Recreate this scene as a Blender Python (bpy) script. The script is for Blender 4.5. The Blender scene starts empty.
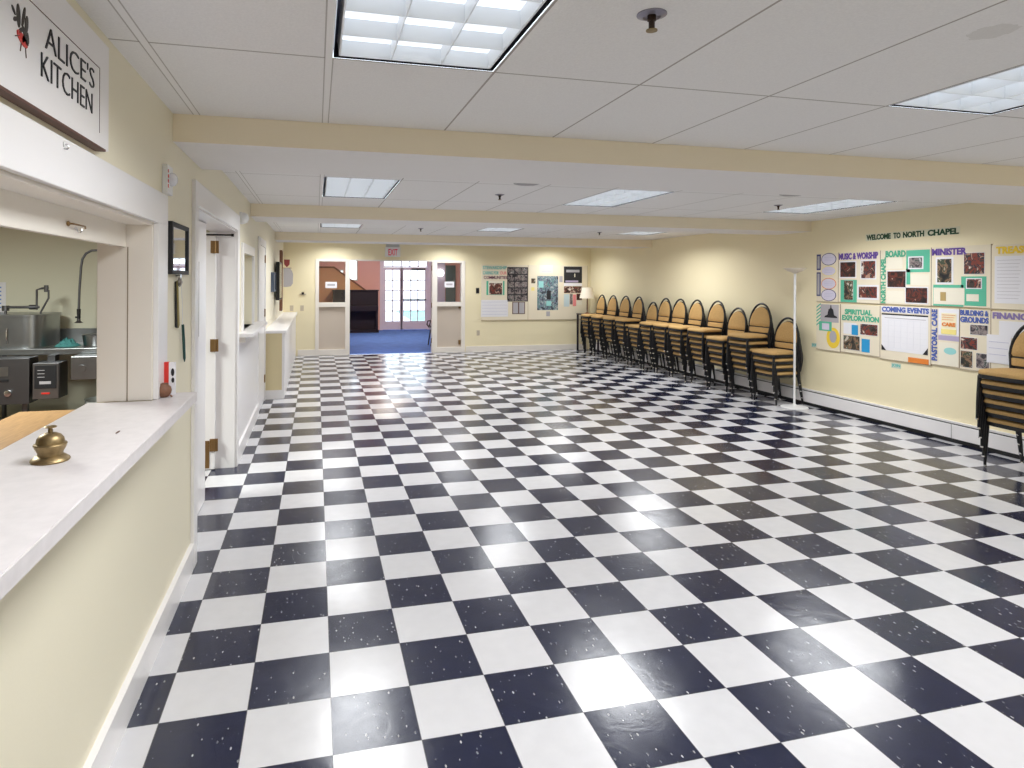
import bpy, math, random
from mathutils import Vector, Matrix
random.seed(7)
S = bpy.context.scene
COL = S.collection
T = .3048
GX, GY0, GY1, ZC, ZB = .045, 2.325, 6.237, 2.405, 2.27      # ceiling grid, ceiling and beam heights
XL, XR, YB, YF = -.671, 6.28, 13.85, -3.4                    # room faces

# ------------------------------------------------------------------ materials
MATS = {}
def new_mat(name):
    m = bpy.data.materials.new(name); m.use_nodes = True
    return m, m.node_tree.nodes, m.node_tree.links, m.node_tree.nodes['Principled BSDF']
def mat(name, col, rough=.5, metal=0, bump=0, bscale=60, var=0, vscale=3, emit=0, coat=0, alpha=None, trans=0):
    if name in MATS: return MATS[name]
    m, N, L, P = new_mat(name)
    P.inputs['Base Color'].default_value = (*col, 1); P.inputs['Roughness'].default_value = rough
    P.inputs['Metallic'].default_value = metal; P.inputs['Coat Weight'].default_value = coat
    if trans: P.inputs['Transmission Weight'].default_value = trans
    if emit:
        P.inputs['Emission Color'].default_value = (*col, 1); P.inputs['Emission Strength'].default_value = emit
    geo = N.new('ShaderNodeNewGeometry') if (bump or var) else None
    if var:
        n = N.new('ShaderNodeTexNoise'); n.inputs['Scale'].default_value = vscale; n.inputs['Detail'].default_value = 5
        L.new(geo.outputs['Position'], n.inputs['Vector'])
        r = N.new('ShaderNodeMapRange'); r.inputs[1].default_value = .3; r.inputs[2].default_value = .7
        r.inputs[3].default_value = 1 - var; r.inputs[4].default_value = 1 + var
        L.new(n.outputs[0], r.inputs[0])
        mx = N.new('ShaderNodeVectorMath'); mx.operation = 'SCALE'; mx.inputs[0].default_value = col
        L.new(r.outputs[0], mx.inputs['Scale']); L.new(mx.outputs[0], P.inputs['Base Color'])
    if bump:
        n = N.new('ShaderNodeTexNoise'); n.inputs['Scale'].default_value = bscale; n.inputs['Detail'].default_value = 3
        L.new(geo.outputs['Position'], n.inputs['Vector'])
        b = N.new('ShaderNodeBump'); b.inputs['Strength'].default_value = bump; b.inputs['Distance'].default_value = .002
        L.new(n.outputs[0], b.inputs['Height']); L.new(b.outputs[0], P.inputs['Normal'])
    MATS[name] = m; return m

def M_math(N, L, op, a, b=None, c=None):
    n = N.new('ShaderNodeMath'); n.operation = op
    for i, v in enumerate((a, b, c)):
        if v is None: continue
        if isinstance(v, (int, float)): n.inputs[i].default_value = v
        else: L.new(v, n.inputs[i])
    return n.outputs[0]

def floor_mat():
    m, N, L, P = new_mat('checker_vinyl')
    F = lambda *a: M_math(N, L, *a)
    geo = N.new('ShaderNodeNewGeometry'); sp = N.new('ShaderNodeSeparateXYZ'); L.new(geo.outputs['Position'], sp.inputs[0])
    a = F('SUBTRACT', F('DIVIDE', sp.outputs[0], T), .2031); b = F('SUBTRACT', F('DIVIDE', sp.outputs[1], T), 7.2108)
    fa, fb = F('FLOOR', a), F('FLOOR', b)
    par = F('FLOORED_MODULO', F('ADD', fa, fb), 2.0)            # 0 = dark
    cb = N.new('ShaderNodeCombineXYZ'); L.new(fa, cb.inputs[0]); L.new(fb, cb.inputs[1])
    wn = N.new('ShaderNodeTexWhiteNoise'); L.new(cb.outputs[0], wn.inputs['Vector'])
    # chips: small streaks in the dark tiles
    mp = N.new('ShaderNodeMapping'); mp.inputs['Scale'].default_value = (95, 45, 1); mp.inputs['Rotation'].default_value = (0, 0, .5)
    L.new(geo.outputs['Position'], mp.inputs[0])
    vo = N.new('ShaderNodeTexVoronoi'); vo.inputs['Scale'].default_value = 1; L.new(mp.outputs[0], vo.inputs['Vector'])
    vs = N.new('ShaderNodeSeparateColor'); L.new(vo.outputs['Color'], vs.inputs[0])
    chip = F('MULTIPLY', F('LESS_THAN', vo.outputs['Distance'], F('ADD', .10, F('MULTIPLY', vs.outputs[2], .25))), F('GREATER_THAN', vs.outputs[0], .83))
    nz = N.new('ShaderNodeTexNoise'); nz.inputs['Scale'].default_value = 14; nz.inputs['Detail'].default_value = 6
    L.new(geo.outputs['Position'], nz.inputs['Vector'])
    def mix(fac, c1, c2):
        x = N.new('ShaderNodeMix'); x.data_type = 'RGBA'
        for s, v in ((0, fac), (6, c1), (7, c2)):
            if isinstance(v, (int, float)): x.inputs[s].default_value = v
            elif isinstance(v, tuple): x.inputs[s].default_value = (*v, 1)
            else: L.new(v, x.inputs[s])
        return x.outputs[2]
    dark = mix(nz.outputs[0], (.004, .006, .020), (.014, .018, .050))
    dark = mix(F('MULTIPLY', chip, F('ADD', .15, F('MULTIPLY', vs.outputs[1], .85))), dark, (.42, .42, .40))
    lite = mix(nz.outputs[0], (.54, .535, .55), (.62, .615, .63))
    lite = mix(F('MULTIPLY', wn.outputs['Value'], .25), lite, (.53, .51, .515))
    c = mix(par, dark, lite)
    da = F('MINIMUM', F('FRACT', a), F('SUBTRACT', 1.0, F('FRACT', a))); db = F('MINIMUM', F('FRACT', b), F('SUBTRACT', 1.0, F('FRACT', b)))
    seam = F('LESS_THAN', F('MINIMUM', da, db), .0045)
    c = mix(F('MULTIPLY', seam, .75), c, (.10, .095, .09))
    L.new(c, P.inputs['Base Color'])
    # each tile lies at a very slightly different tilt; wax swirls vary the gloss
    sb = N.new('ShaderNodeVectorMath'); sb.operation = 'SUBTRACT'; sb.inputs[1].default_value = (.5, .5, .5); L.new(wn.outputs['Color'], sb.inputs[0])
    sc = N.new('ShaderNodeVectorMath'); sc.operation = 'MULTIPLY'; sc.inputs[1].default_value = (.045, .045, 0); L.new(sb.outputs[0], sc.inputs[0])
    ad = N.new('ShaderNodeVectorMath'); ad.operation = 'ADD'; L.new(geo.outputs['Normal'], ad.inputs[0]); L.new(sc.outputs[0], ad.inputs[1])
    nm = N.new('ShaderNodeVectorMath'); nm.operation = 'NORMALIZE'; L.new(ad.outputs[0], nm.inputs[0])
    n2 = N.new('ShaderNodeTexNoise'); n2.inputs['Scale'].default_value = 7; n2.inputs['Detail'].default_value = 5; n2.inputs['Distortion'].default_value = 1.2
    L.new(geo.outputs['Position'], n2.inputs['Vector'])
    bp = N.new('ShaderNodeBump'); bp.inputs['Strength'].default_value = .22; bp.inputs['Distance'].default_value = .004
    L.new(n2.outputs[0], bp.inputs['Height']); L.new(nm.outputs[0], bp.inputs['Normal']); L.new(bp.outputs[0], P.inputs['Normal'])
    rg = F('ADD', F('MULTIPLY', n2.outputs[0], .12), F('ADD', .10, F('MULTIPLY', wn.outputs['Value'], .08)))
    L.new(rg, P.inputs['Roughness']); P.inputs['Specular IOR Level'].default_value = .5
    return m

def ceiling_mat():
    m, N, L, P = new_mat('acoustic_ceiling_tile')
    F = lambda *a: M_math(N, L, *a)
    geo = N.new('ShaderNodeNewGeometry'); sp = N.new('ShaderNodeSeparateXYZ'); L.new(geo.outputs['Position'], sp.inputs[0])
    x, y = sp.outputs[0], sp.outputs[1]
    def lines(v, off, pitch, w):
        t = F('FRACT', F('ADD', F('DIVIDE', F('SUBTRACT', v, off), pitch), .5)); d = F('MULTIPLY', F('ABSOLUTE', F('SUBTRACT', t, .5)), pitch)
        return F('LESS_THAN', d, w)
    lx = lines(x, GX, .6096, .0045)
    bay2 = F('GREATER_THAN', y, 3.7); bay3 = F('GREATER_THAN', y, 7.3)
    yo = F('ADD', F('ADD', y, F('MULTIPLY', bay2, GY0 - GY1)), F('MULTIPLY', bay3, GY1 - 9.9))
    ly = lines(yo, GY0, 1.2192, .0045)
    # two wide main runners; edge paints the shadow lines along them
    w0 = F('MINIMUM', F('ABSOLUTE', F('SUBTRACT', x, GX - .005)), F('ABSOLUTE', F('SUBTRACT', x, GX - .6096)))
    run = F('LESS_THAN', w0, .013); edge = F('MULTIPLY', F('LESS_THAN', w0, .017), F('GREATER_THAN', w0, .012))
    nz = N.new('ShaderNodeTexNoise'); nz.inputs['Scale'].default_value = 130; nz.inputs['Detail'].default_value = 3
    L.new(geo.outputs['Position'], nz.inputs['Vector'])
    def mix(fac, c1, c2):
        q = N.new('ShaderNodeMix'); q.data_type = 'RGBA'
        for s, v in ((0, fac), (6, c1), (7, c2)):
            if isinstance(v, tuple): q.inputs[s].default_value = (*v, 1)
            else: L.new(v, q.inputs[s])
        return q.outputs[2]
    c = mix(nz.outputs[0], (.77, .75, .735), (.90, .88, .86))
    # old water stain ring in one tile
    dx, dy = F('SUBTRACT', x, 2.07), F('SUBTRACT', y, 1.55)
    rr = F('SQRT', F('ADD', F('MULTIPLY', dx, dx), F('MULTIPLY', dy, dy)))
    n3 = N.new('ShaderNodeTexNoise'); n3.inputs['Scale'].default_value = 40; L.new(geo.outputs['Position'], n3.inputs['Vector'])
    st = F('LESS_THAN', F('ADD', rr, F('MULTIPLY', n3.outputs[0], .04)), .085)
    c = mix(F('MULTIPLY', st, .22), c, (.35, .32, .25))
    line = F('MULTIPLY', F('MAXIMUM', lx, ly), F('SUBTRACT', 1.0, run))
    c = mix(F('MULTIPLY', line, .75), c, (.26, .22, .18))
    c = mix(F('MULTIPLY', run, .9), c, (.86, .84, .82)); c = mix(F('MULTIPLY', edge, .6), c, (.28, .24, .2))
    L.new(c, P.inputs['Base Color']); P.inputs['Roughness'].default_value = .9
    b = N.new('ShaderNodeBump'); b.inputs['Strength'].default_value = .35; b.inputs['Distance'].default_value = .002
    L.new(nz.outputs[0], b.inputs['Height']); L.new(b.outputs[0], P.inputs['Normal'])
    return m

def picture_mat(name, cols, scale):
    """printed photograph: blotches of several inks"""
    m, N, L, P = new_mat(name)
    geo = N.new('ShaderNodeNewGeometry')
    v = N.new('ShaderNodeTexNoise'); v.inputs['Scale'].default_value = scale; v.inputs['Detail'].default_value = 3; v.inputs['Distortion'].default_value = .8
    L.new(geo.outputs['Position'], v.inputs['Vector'])
    r = N.new('ShaderNodeValToRGB'); e = r.color_ramp.elements; r.color_ramp.interpolation = 'CONSTANT'
    k = len(cols)
    for i, c in enumerate(cols):
        p = .28 + .44 * i / k if i else 0
        if i < 2: el = e[i]; el.position = p
        else: el = e.new(p)
        el.color = (*c, 1)
    L.new(v.outputs[0], r.inputs[0]); L.new(r.outputs[0], P.inputs['Base Color']); P.inputs['Roughness'].default_value = .35
    MATS[name] = m; return m

def wood_mat(name, c1, c2, scale=12):
    m, N, L, P = new_mat(name)
    geo = N.new('ShaderNodeNewGeometry'); mp = N.new('ShaderNodeMapping'); mp.inputs['Scale'].default_value = (8, 1, 8)
    L.new(geo.outputs['Position'], mp.inputs[0])
    n = N.new('ShaderNodeTexNoise'); n.inputs['Scale'].default_value = scale; n.inputs['Detail'].default_value = 6; L.new(mp.outputs[0], n.inputs['Vector'])
    r = N.new('ShaderNodeValToRGB'); r.color_ramp.elements[0].color = (*c1, 1); r.color_ramp.elements[1].color = (*c2, 1)
    r.color_ramp.elements[0].position = .3; r.color_ramp.elements[1].position = .7
    L.new(n.outputs[0], r.inputs[0]); L.new(r.outputs[0], P.inputs['Base Color']); P.inputs['Roughness'].default_value = .4
    MATS[name] = m; return m

FLOOR = floor_mat(); CEIL = ceiling_mat()
WALL = mat('pale_yellow_wall', (.84, .75, .51), .55, bump=.15, bscale=90)
WALLL = mat('cream_wall_paint', (.82, .765, .60), .5, bump=.15, bscale=90)
BEAM = mat('beam_side_paint', (.86, .77, .60), .6, bump=.1)
SOFF = mat('beam_underside_white', (.82, .79, .77), .7)
TRIM = mat('white_semigloss', (.82, .80, .80), .28)
TRIMC = mat('cream_semigloss', (.82, .77, .70), .35)
COUNT = mat('speckled_laminate', (.66, .625, .63), .35, var=.05, vscale=25)
BLACK = mat('black_enamel', (.004, .004, .006), .42)
BLK2 = mat('black_plastic', (.007, .007, .009), .55)
TAN = mat('tan_upholstery', (.46, .285, .105), .85, bump=.5, bscale=260, var=.10, vscale=60)
CHROME = mat('polished_metal', (.75, .75, .76), .18, 1)
STEEL = mat('stainless_steel', (.34, .35, .36), .32, 1, var=.08, vscale=6)
STEELD = mat('dark_stainless', (.16, .16, .17), .4, 1)
BRASS = mat('aged_brass', (.30, .22, .11), .42, .85, var=.15, vscale=80)
BRASSD = mat('antique_brass_hinge', (.24, .14, .055), .45, .6)
WHITE = mat('white_plastic', (.78, .78, .78), .4)
PAPER = mat('white_paper', (.78, .77, .80), .8)
CREAM = mat('cream_board', (.78, .70, .54), .7)
CARD = mat('pale_card', (.80, .75, .62), .8)
GREEN = mat('green_paper', (.10, .46, .30), .7)
GREENL = mat('green_letter', (.08, .42, .26), .7)
DKGREEN = mat('dark_green_letter', (.01, .06, .02), .6)
PURPLE = mat('purple_letter', (.14, .07, .34), .7)
BLUEL = mat('blue_letter', (.08, .13, .42), .7)
CYAN = mat('blue_paper', (.02, .30, .60), .7)
AQUA = mat('aqua_lettering', (.30, .62, .60), .7)
LILAC = mat('lilac_paper', (.42, .36, .52), .7)
YELL = mat('yellow_paper', (.85, .60, .05), .7)
YELLT = mat('pale_yellow_print', (.85, .72, .25), .7)
ORANGE = mat('orange_ribbon', (.75, .22, .03), .6)
RED = mat('red_plastic', (.62, .03, .02), .4)
REDL = mat('red_sign_letter', (.85, .05, .12), .5)
TEAL = mat('teal_letter', (.10, .45, .42), .7)
PINKL = mat('pink_letter', (.80, .25, .25), .7)
INK = mat('black_ink', (.015, .015, .02), .6)
BROWN = mat('dark_brown_edge', (.09, .03, .02), .5)
GREYP = mat('grey_print', (.42, .40, .42), .7)
LINE = mat('printed_line', (.45, .45, .60), .7)
PH_A = picture_mat('photo_of_choir', [(.010, .008, .010), (.02, .014, .014), (.045, .018, .014), (.14, .03, .02), (.03, .025, .03), (.5, .30, .2)], 14)
PH_B = picture_mat('photo_of_group', [(.01, .01, .015), (.02, .025, .02), (.06, .045, .03), (.25, .15, .09), (.05, .07, .04), (.55, .48, .40)], 14)
PH_C = picture_mat('photo_collage', [(.02, .02, .03), (.05, .06, .08), (.20, .23, .30), (.10, .22, .22), (.40, .43, .45), (.06, .05, .06)], 13)
PH_D = picture_mat('photo_collage_dark', [(.01, .01, .012), (.05, .04, .05), (.16, .13, .13), (.30, .25, .24), (.06, .08, .07), (.46, .44, .44)], 16)
PH_E = picture_mat('photo_collage_red', [(.02, .01, .01), (.05, .04, .035), (.22, .04, .025), (.03, .03, .04), (.42, .25, .18), (.7, .68, .62)], 14)
BUTCHER = wood_mat('butcher_block', (.27, .155, .065), (.38, .22, .095))
PIANO = mat('dark_piano_finish', (.008, .003, .014), .6)
CARPET = mat('blue_carpet', (.07, .16, .50), .95, bump=.5, bscale=220, var=.12, vscale=5)
PINK = mat('pink_wall', (.84, .50, .47), .7)
ORW = mat('orange_wall', (.62, .34, .18), .7)
LAV = mat('lavender_wall', (.62, .56, .74), .7)
KWALL = mat('kitchen_wall', (.70, .68, .54), .6)
KFLOOR = mat('kitchen_floor_tile', (.12, .06, .045), .5)
EMIT = mat('light_lens', (.80, .86, .93), .5, emit=.85)
LOUV = mat('white_louver', (.86, .88, .90), .35)
GLOW = mat('glass_globe', (1, .93, .8), .5, emit=4)
SHADE = mat('cream_lamp_shade', (.80, .72, .60), .8)
GREY = mat('grey_cloth', (.42, .40, .42), .8)
TVS = mat('dark_screen', (.012, .013, .017), .15)
DKBLUE = mat('dark_blue_grey', (.06, .08, .12), .5)
BROWNW = mat('brown_wood', (.22, .10, .06), .5)
GRASS = mat('lawn', (.22, .46, .40), .9, var=.2)
MIRROR = mat('mirror_glass', (.85, .86, .88), .03, 1)
def glass_mat():
    m, N, L, P = new_mat('window_glass')
    N.remove(P); o = N['Material Output']
    t = N.new('ShaderNodeBsdfTransparent'); t.inputs[0].default_value = (.95, .97, .97, 1)
    g = N.new('ShaderNodeBsdfGlossy'); g.inputs['Roughness'].default_value = .02
    fr = N.new('ShaderNodeFresnel'); fr.inputs[0].default_value = 1.45
    mx = N.new('ShaderNodeMixShader'); L.new(fr.outputs[0], mx.inputs[0]); L.new(t.outputs[0], mx.inputs[1]); L.new(g.outputs[0], mx.inputs[2])
    L.new(mx.outputs[0], o.inputs[0]); return m
GLASS = glass_mat()

# ------------------------------------------------------------------ mesh helpers
class MB:
    def __init__(s): s.v = []; s.f = []; s.m = []; s.mi = 0
    def add(s, vs, fs):
        o = len(s.v); s.v += [tuple(p) for p in vs]
        for f in fs: s.f.append(tuple(i + o for i in f)); s.m.append(s.mi)
        return s
    def box(s, x0, x1, y0, y1, z0, z1):
        x0, x1 = min(x0, x1), max(x0, x1); y0, y1 = min(y0, y1), max(y0, y1); z0, z1 = min(z0, z1), max(z0, z1)
        return s.add([(x0,y0,z0),(x1,y0,z0),(x1,y1,z0),(x0,y1,z0),(x0,y0,z1),(x1,y0,z1),(x1,y1,z1),(x0,y1,z1)],
                     [(0,3,2,1),(4,5,6,7),(0,1,5,4),(1,2,6,5),(2,3,7,6),(3,0,4,7)])
    def quad(s, a, b, c, d): return s.add([a, b, c, d], [(0, 1, 2, 3)])
    def tube(s, pts, r, n=10, cap=True):
        pts = [Vector(p) for p in pts]; R = r if isinstance(r, (list, tuple)) else [r] * len(pts)
        rings = []; up = None
        for i, p in enumerate(pts):
            a = pts[max(i - 1, 0)]; b = pts[min(i + 1, len(pts) - 1)]; d = (b - a).normalized()
            if up is None:
                up = Vector((0, 0, 1)) if abs(d.z) < .9 else Vector((1, 0, 0))
            sd = d.cross(up).normalized(); up = sd.cross(d).normalized()
            rings.append([p + (sd * math.cos(t) + up * math.sin(t)) * R[i] for t in [2 * math.pi * k / n for k in range(n)]])
        vs = [q for rg in rings for q in rg]; fs = []
        for i in range(len(pts) - 1):
            for k in range(n):
                fs.append((i*n+k, i*n+(k+1) % n, (i+1)*n+(k+1) % n, (i+1)*n+k))
        if cap: fs += [tuple(reversed(range(n))), tuple(range((len(pts)-1)*n, len(pts)*n))]
        return s.add(vs, fs)
    def lathe(s, prof, c, n=24, axis='z'):
        vs = []; fs = []
        for (r, h) in prof:
            for k in range(n):
                t = 2 * math.pi * k / n; a, b = r * math.cos(t), r * math.sin(t)
                vs.append((c[0]+a, c[1]+b, c[2]+h) if axis == 'z' else ((c[0]+h, c[1]+a, c[2]+b) if axis == 'x' else (c[0]+a, c[1]+h, c[2]+b)))
        m = len(prof)
        for i in range(m - 1):
            for k in range(n): fs.append((i*n+k, i*n+(k+1) % n, (i+1)*n+(k+1) % n, (i+1)*n+k))
        fs += [tuple(reversed(range(n))), tuple(range((m-1)*n, m*n))]
        return s.add(vs, fs)
    def prism(s, poly, axis, a, b):
        def P(p, h): return {'x': (h, p[0], p[1]), 'y': (p[0], h, p[1]), 'z': (p[0], p[1], h)}[axis]
        n = len(poly); vs = [P(p, a) for p in poly] + [P(p, b) for p in poly]
        fs = [tuple(range(n)), tuple(reversed(range(n, 2 * n)))] + [(i, i+n, (i+1) % n + n, (i+1) % n) for i in range(n)]
        return s.add(vs, fs)
    def build(s, name, m, parent=None, smooth=False, bevel=0, keep=False):
        ms = m if isinstance(m, (list, tuple)) else [m]
        if parent is not None: o0 = Vector(parent['_o'])
        elif keep: o0 = Vector((0, 0, 0))
        else:
            xs, ys, zs = zip(*s.v); o0 = Vector(((min(xs)+max(xs))/2, (min(ys)+max(ys))/2, min(zs)))
        me = bpy.data.meshes.new(name)
        me.from_pydata([tuple(Vector(p) - o0) for p in s.v], [], s.f); me.update()
        for q in ms: me.materials.append(q)
        for i, p in enumerate(me.polygons): p.material_index = s.m[i]; p.use_smooth = smooth
        import bmesh
        bm = bmesh.new(); bm.from_mesh(me); bmesh.ops.recalc_face_normals(bm, faces=bm.faces); bm.to_mesh(me); bm.free()
        o = bpy.data.objects.new(name, me); COL.objects.link(o)
        if parent is not None:
            o.parent = parent; o['_o'] = tuple(o0)
        else:
            o.location = o0; o['_o'] = tuple(o0)
        if smooth:
            e = o.modifiers.new('edges', 'EDGE_SPLIT'); e.split_angle = math.radians(40)
        if bevel:
            b = o.modifiers.new('bevel', 'BEVEL'); b.width = bevel; b.segments = 2; b.limit_method = 'ANGLE'
        return o
def tag(o, label, cat, group=None):
    o['label'] = label; o['category'] = cat
    if group: o['group'] = group
    return o
def thing(name, loc, label, cat, group=None):
    o = bpy.data.objects.new(name, None); COL.objects.link(o); o.location = loc; o['_o'] = tuple(loc); o.empty_display_size = .1
    return tag(o, label, cat, group)
def struct(o, label=None):
    o['kind'] = 'structure'
    if label: o['label'] = label
    return o
def bx(name, r, m, parent=None, bevel=0): return MB().box(*r).build(name, m, parent, bevel=bevel)

BASIS = {'R': (Vector((0,-1,0)), Vector((0,0,1))), 'L': (Vector((0,1,0)), Vector((0,0,1))), 'B': (Vector((1,0,0)), Vector((0,0,1))),
         'RV': (Vector((0,0,1)), Vector((0,1,0)))}
def text(name, body, wall, plane, h0, h1, z0, z1, m, parent, ext=.0015, vertical=False, bold=0.0):
    """letters filling the rectangle (h0 = where the first letter starts along the wall)"""
    cu = bpy.data.curves.new(name, 'FONT'); cu.body = body; cu.extrude = .02; cu.offset = bold; cu.resolution_u = 3
    tmp = bpy.data.objects.new(name, cu); COL.objects.link(tmp)
    dg = bpy.context.evaluated_depsgraph_get(); dg.update()
    me = bpy.data.meshes.new_from_object(tmp.evaluated_get(dg)); bpy.data.objects.remove(tmp)
    vs = [v.co.copy() for v in me.vertices]
    xs = [v.x for v in vs]; ys = [v.y for v in vs]; xa, xb, ya, yb = min(xs), max(xs), min(ys), max(ys)
    out = []
    for v in vs:
        a = (v.x - xa) / (xb - xa); b = (v.y - ya) / (yb - ya); e = (v.z / .02) * ext
        if vertical:   # reads bottom to top
            hh = h1 + (h0 - h1) * b if False else h0 + (h1 - h0) * (1 - b); zz = z0 + (z1 - z0) * a
        else: hh = h0 + (h1 - h0) * a; zz = z0 + (z1 - z0) * b
        if wall == 'R': out.append((plane - e, hh, zz))
        elif wall == 'L': out.append((plane + e, hh, zz))
        else: out.append((hh, plane - e, zz))
    mb = MB(); mb.add(out, [tuple(p.vertices) for p in me.polygons]); bpy.data.meshes.remove(me)
    return mb.build(name, m, parent)
def sheet(wall, plane, h0, h1, z0, z1, th=.0015, rot=0):
    mb = MB(); 
    if wall == 'R': mb.box(plane - th, plane, h0, h1, z0, z1)
    elif wall == 'L': mb.box(plane, plane + th, h0, h1, z0, z1)
    else: mb.box(h0, h1, plane - th, plane, z0, z1)
    return mb

def holed(mb, fix, a, b, holes, make):
    """fill rectangle a x b with cells, leaving out the holes"""
    ca = sorted({a[0], a[1], *[h[0] for h in holes], *[h[1] for h in holes]}); cb = sorted({b[0], b[1], *[h[2] for h in holes], *[h[3] for h in holes]})
    for i in range(len(ca) - 1):
        for j in range(len(cb) - 1):
            m0, m1 = (ca[i]+ca[i+1])/2, (cb[j]+cb[j+1])/2
            if any(h[0] < m0 < h[1] and h[2] < m1 < h[3] for h in holes): continue
            make(ca[i], ca[i+1], cb[j], cb[j+1])

# ------------------------------------------------------------------ room shell
struct(MB().quad((-.9, YF, 0), (XR + .12, YF, 0), (XR + .12, YB + .02, 0), (-.9, YB + .02, 0)).build('floor', FLOOR), 'black and white checkered vinyl tile floor')
struct(MB().quad((-5.2, YF, 0), (-.9, YF, 0), (-.9, 7.5, 0), (-5.2, 7.5, 0)).build('floor', KFLOOR), 'dark kitchen floor behind the serving window')
struct(MB().quad((-1.2, YB + .02, .002), (5.2, YB + .02, .002), (5.2, 20.8, .002), (-1.2, 20.8, .002)).build('floor', CARPET), 'blue carpet in the lobby beyond the opening')
LIGHTS = []
for y0 in (GY0 - 1.2192, GY1 - 1.2192, 9.9 - 1.2192, 12.35, -2.4):  # last row is unseen behind the viewer, added for its light
    for n in (0, 4, 8): LIGHTS.append((GX + n * .6096, y0, n))  # right light of the near row is out of view too, included for light
mb = MB()
holed(mb, None, (XL - .22, XR + .1), (YF, YB + .1), [(x + .008, x + .6016, y + .008, y + 1.2112) for x, y, n in LIGHTS],
      lambda a0, a1, b0, b1: mb.quad((a0, b0, ZC), (a0, b1, ZC), (a1, b1, ZC), (a1, b0, ZC)))
struct(mb.build('ceiling', CEIL), 'white suspended acoustic tile ceiling')
struct(MB().quad((-5.2, YF, ZC), (-5.2, 7.5, ZC), (XL - .22, 7.5, ZC), (XL - .22, YF, ZC)).build('ceiling', SOFF), 'kitchen ceiling')
for i, (y0, y1, lb) in enumerate(((3.29, 4.08, 'nearest wide cream ceiling beam'), (6.98, 7.63, 'second cream ceiling beam'), (11.03, 11.7, 'farthest cream ceiling beam'))):
    b = MB(); b.box(XL + .001, XR - .001, y0, y1, ZB, ZC - .001)
    o = b.build('trim_%d' % (i + 1), [BEAM, SOFF])
    for p in o.data.polygons:
        if p.normal.z < -.5: p.material_index = 1
    struct(o, lb)

# left wall with openings (serving window, double door, small hatch)
XW = XL - .21
KO = (-1.3, 2.93, 1.06, 1.85); DO = (3.88, 5.77, 0, 2.03); HO = (6.24, 7.17, 1.13, 1.86)
mb = MB(); 
holed(mb, None, (YF, YB + .1), (0, ZC), [KO, DO, HO], lambda a0, a1, b0, b1: mb.box(XW, XL, a0, a1, b0, b1))
struct(mb.build('wall_left', WALLL), 'pale cream left wall with serving window and doors')
mb = MB()
holed(mb, None, (XL - .0, XR + .1), (0, ZC), [(.02, 3.23, 0, 2.05)], lambda a0, a1, b0, b1: mb.box(a0, a1, YB, YB + .12, b0, b1))
struct(mb.build('wall_back', WALL), 'pale yellow far wall')
struct(bx('wall_right', (XR, XR + .1, YF, YB + .1, 0, ZC), WALL), 'pale yellow right wall')
struct(bx('wall_front', (-5.2, XR + .1, YF - .1, YF, 0, ZC), WALL), 'wall behind the viewer')
# kitchen walls
struct(bx('wall_kitchen', (-5.2, XW, 7.32, 7.42, 0, ZC), KWALL), 'grey green kitchen wall')
struct(bx('wall_kitchen', (-5.3, -5.2, YF, 7.42, 0, ZC), KWALL), 'far side kitchen wall')

# baseboards
def baseboard(name, segs, h, wall):
    mb = MB()
    for (a, b) in segs:
        if wall == 'L': mb.box(XL, XL + .018, a, b, 0, h - .02).box(XL, XL + .024, a, b, h - .02, h)
        else: mb.box(a, b, YB - .018, YB, 0, h)
    return struct(mb.build(name, TRIM if wall == 'L' else TRIMC), 'painted baseboard')
baseboard('baseboard_left', [(YF, 3.775), (5.875, 7.84)], .15, 'L')
baseboard('baseboard_back', [(XL + .3, -.02), (3.26, XR - .1)], .13, 'B')

# serving window casing and jambs
mb = MB()
mb.box(XL, XL + .022, YF, 3.10, 1.85, 1.985).box(XL, XL + .022, 2.93, 3.10, 1.10, 1.85)
struct(mb.build('trim_4', TRIM, bevel=.003), 'wide white casing around the serving window')
mb = MB()
mb.box(XW - .0, XL, 2.918, 2.93, 1.10, 1.85).box(XW, XL, -1.3, 2.918, 1.838, 1.85)
struct(mb.build('trim_5', TRIMC, bevel=.002), 'cream jamb lining of the serving window')
struct(bx('trim_14', (-.767, -.763, 2.9165, 2.9179, 1.10, 1.745), mat('groove_shade', (.30, .24, .18), .7)), 'dark strip painted as shade in the serving window guide groove')  # thin dark strip stands for the shade inside the guide groove
t = thing('sliding_shutter', (-.785, .8, 1.745), 'cream raised shutter panel with small hook at top of serving window', 'shutter')
bx('panel', (-.797, -.772, -1.28, 2.912, 1.745, 1.838), TRIMC, t)
mb = MB(); mb.tube([(-.77, 2.27, 1.787), (-.757, 2.275, 1.787), (-.752, 2.30, 1.786), (-.752, 2.37, 1.786), (-.757, 2.39, 1.781)], .003, 8)
mb.lathe([(.007, 0), (.009, .004), (.005, .008)], (-.771, 2.27, 1.787), 12, 'x').build('hook', BRASSD, t, smooth=True)
mb = MB(); mb.tube([(-.765, 2.31, 1.776)] + [(-.757, 2.335 + .022 * math.cos(a), 1.776 + .013 * math.sin(a)) for a in [math.pi + math.pi * k / 8 for k in range(9)]], .002, 6).build('latch_loop', CHROME, t)
t = thing('eye_hook', (XL + .022, 1.9, 1.964), 'small white cup hook on casing above the serving window', 'hook')
MB().tube([(XL + .02, 1.885, 1.966), (XL + .027, 1.885, 1.966)] + [(XL + .027 + .005 * math.sin(a), 1.885 + .002 * math.sin(a), 1.960 + .006 * math.cos(a)) for a in [math.pi * 1.4 * k / 10 for k in range(11)]], .0022, 8).build('hook_wire', CHROME, t, smooth=True)
MB().lathe([(.008, 0), (.008, .003)], (XL + .022, 1.885, 1.966), 12, 'x').build('collar', WHITE, t)

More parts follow.
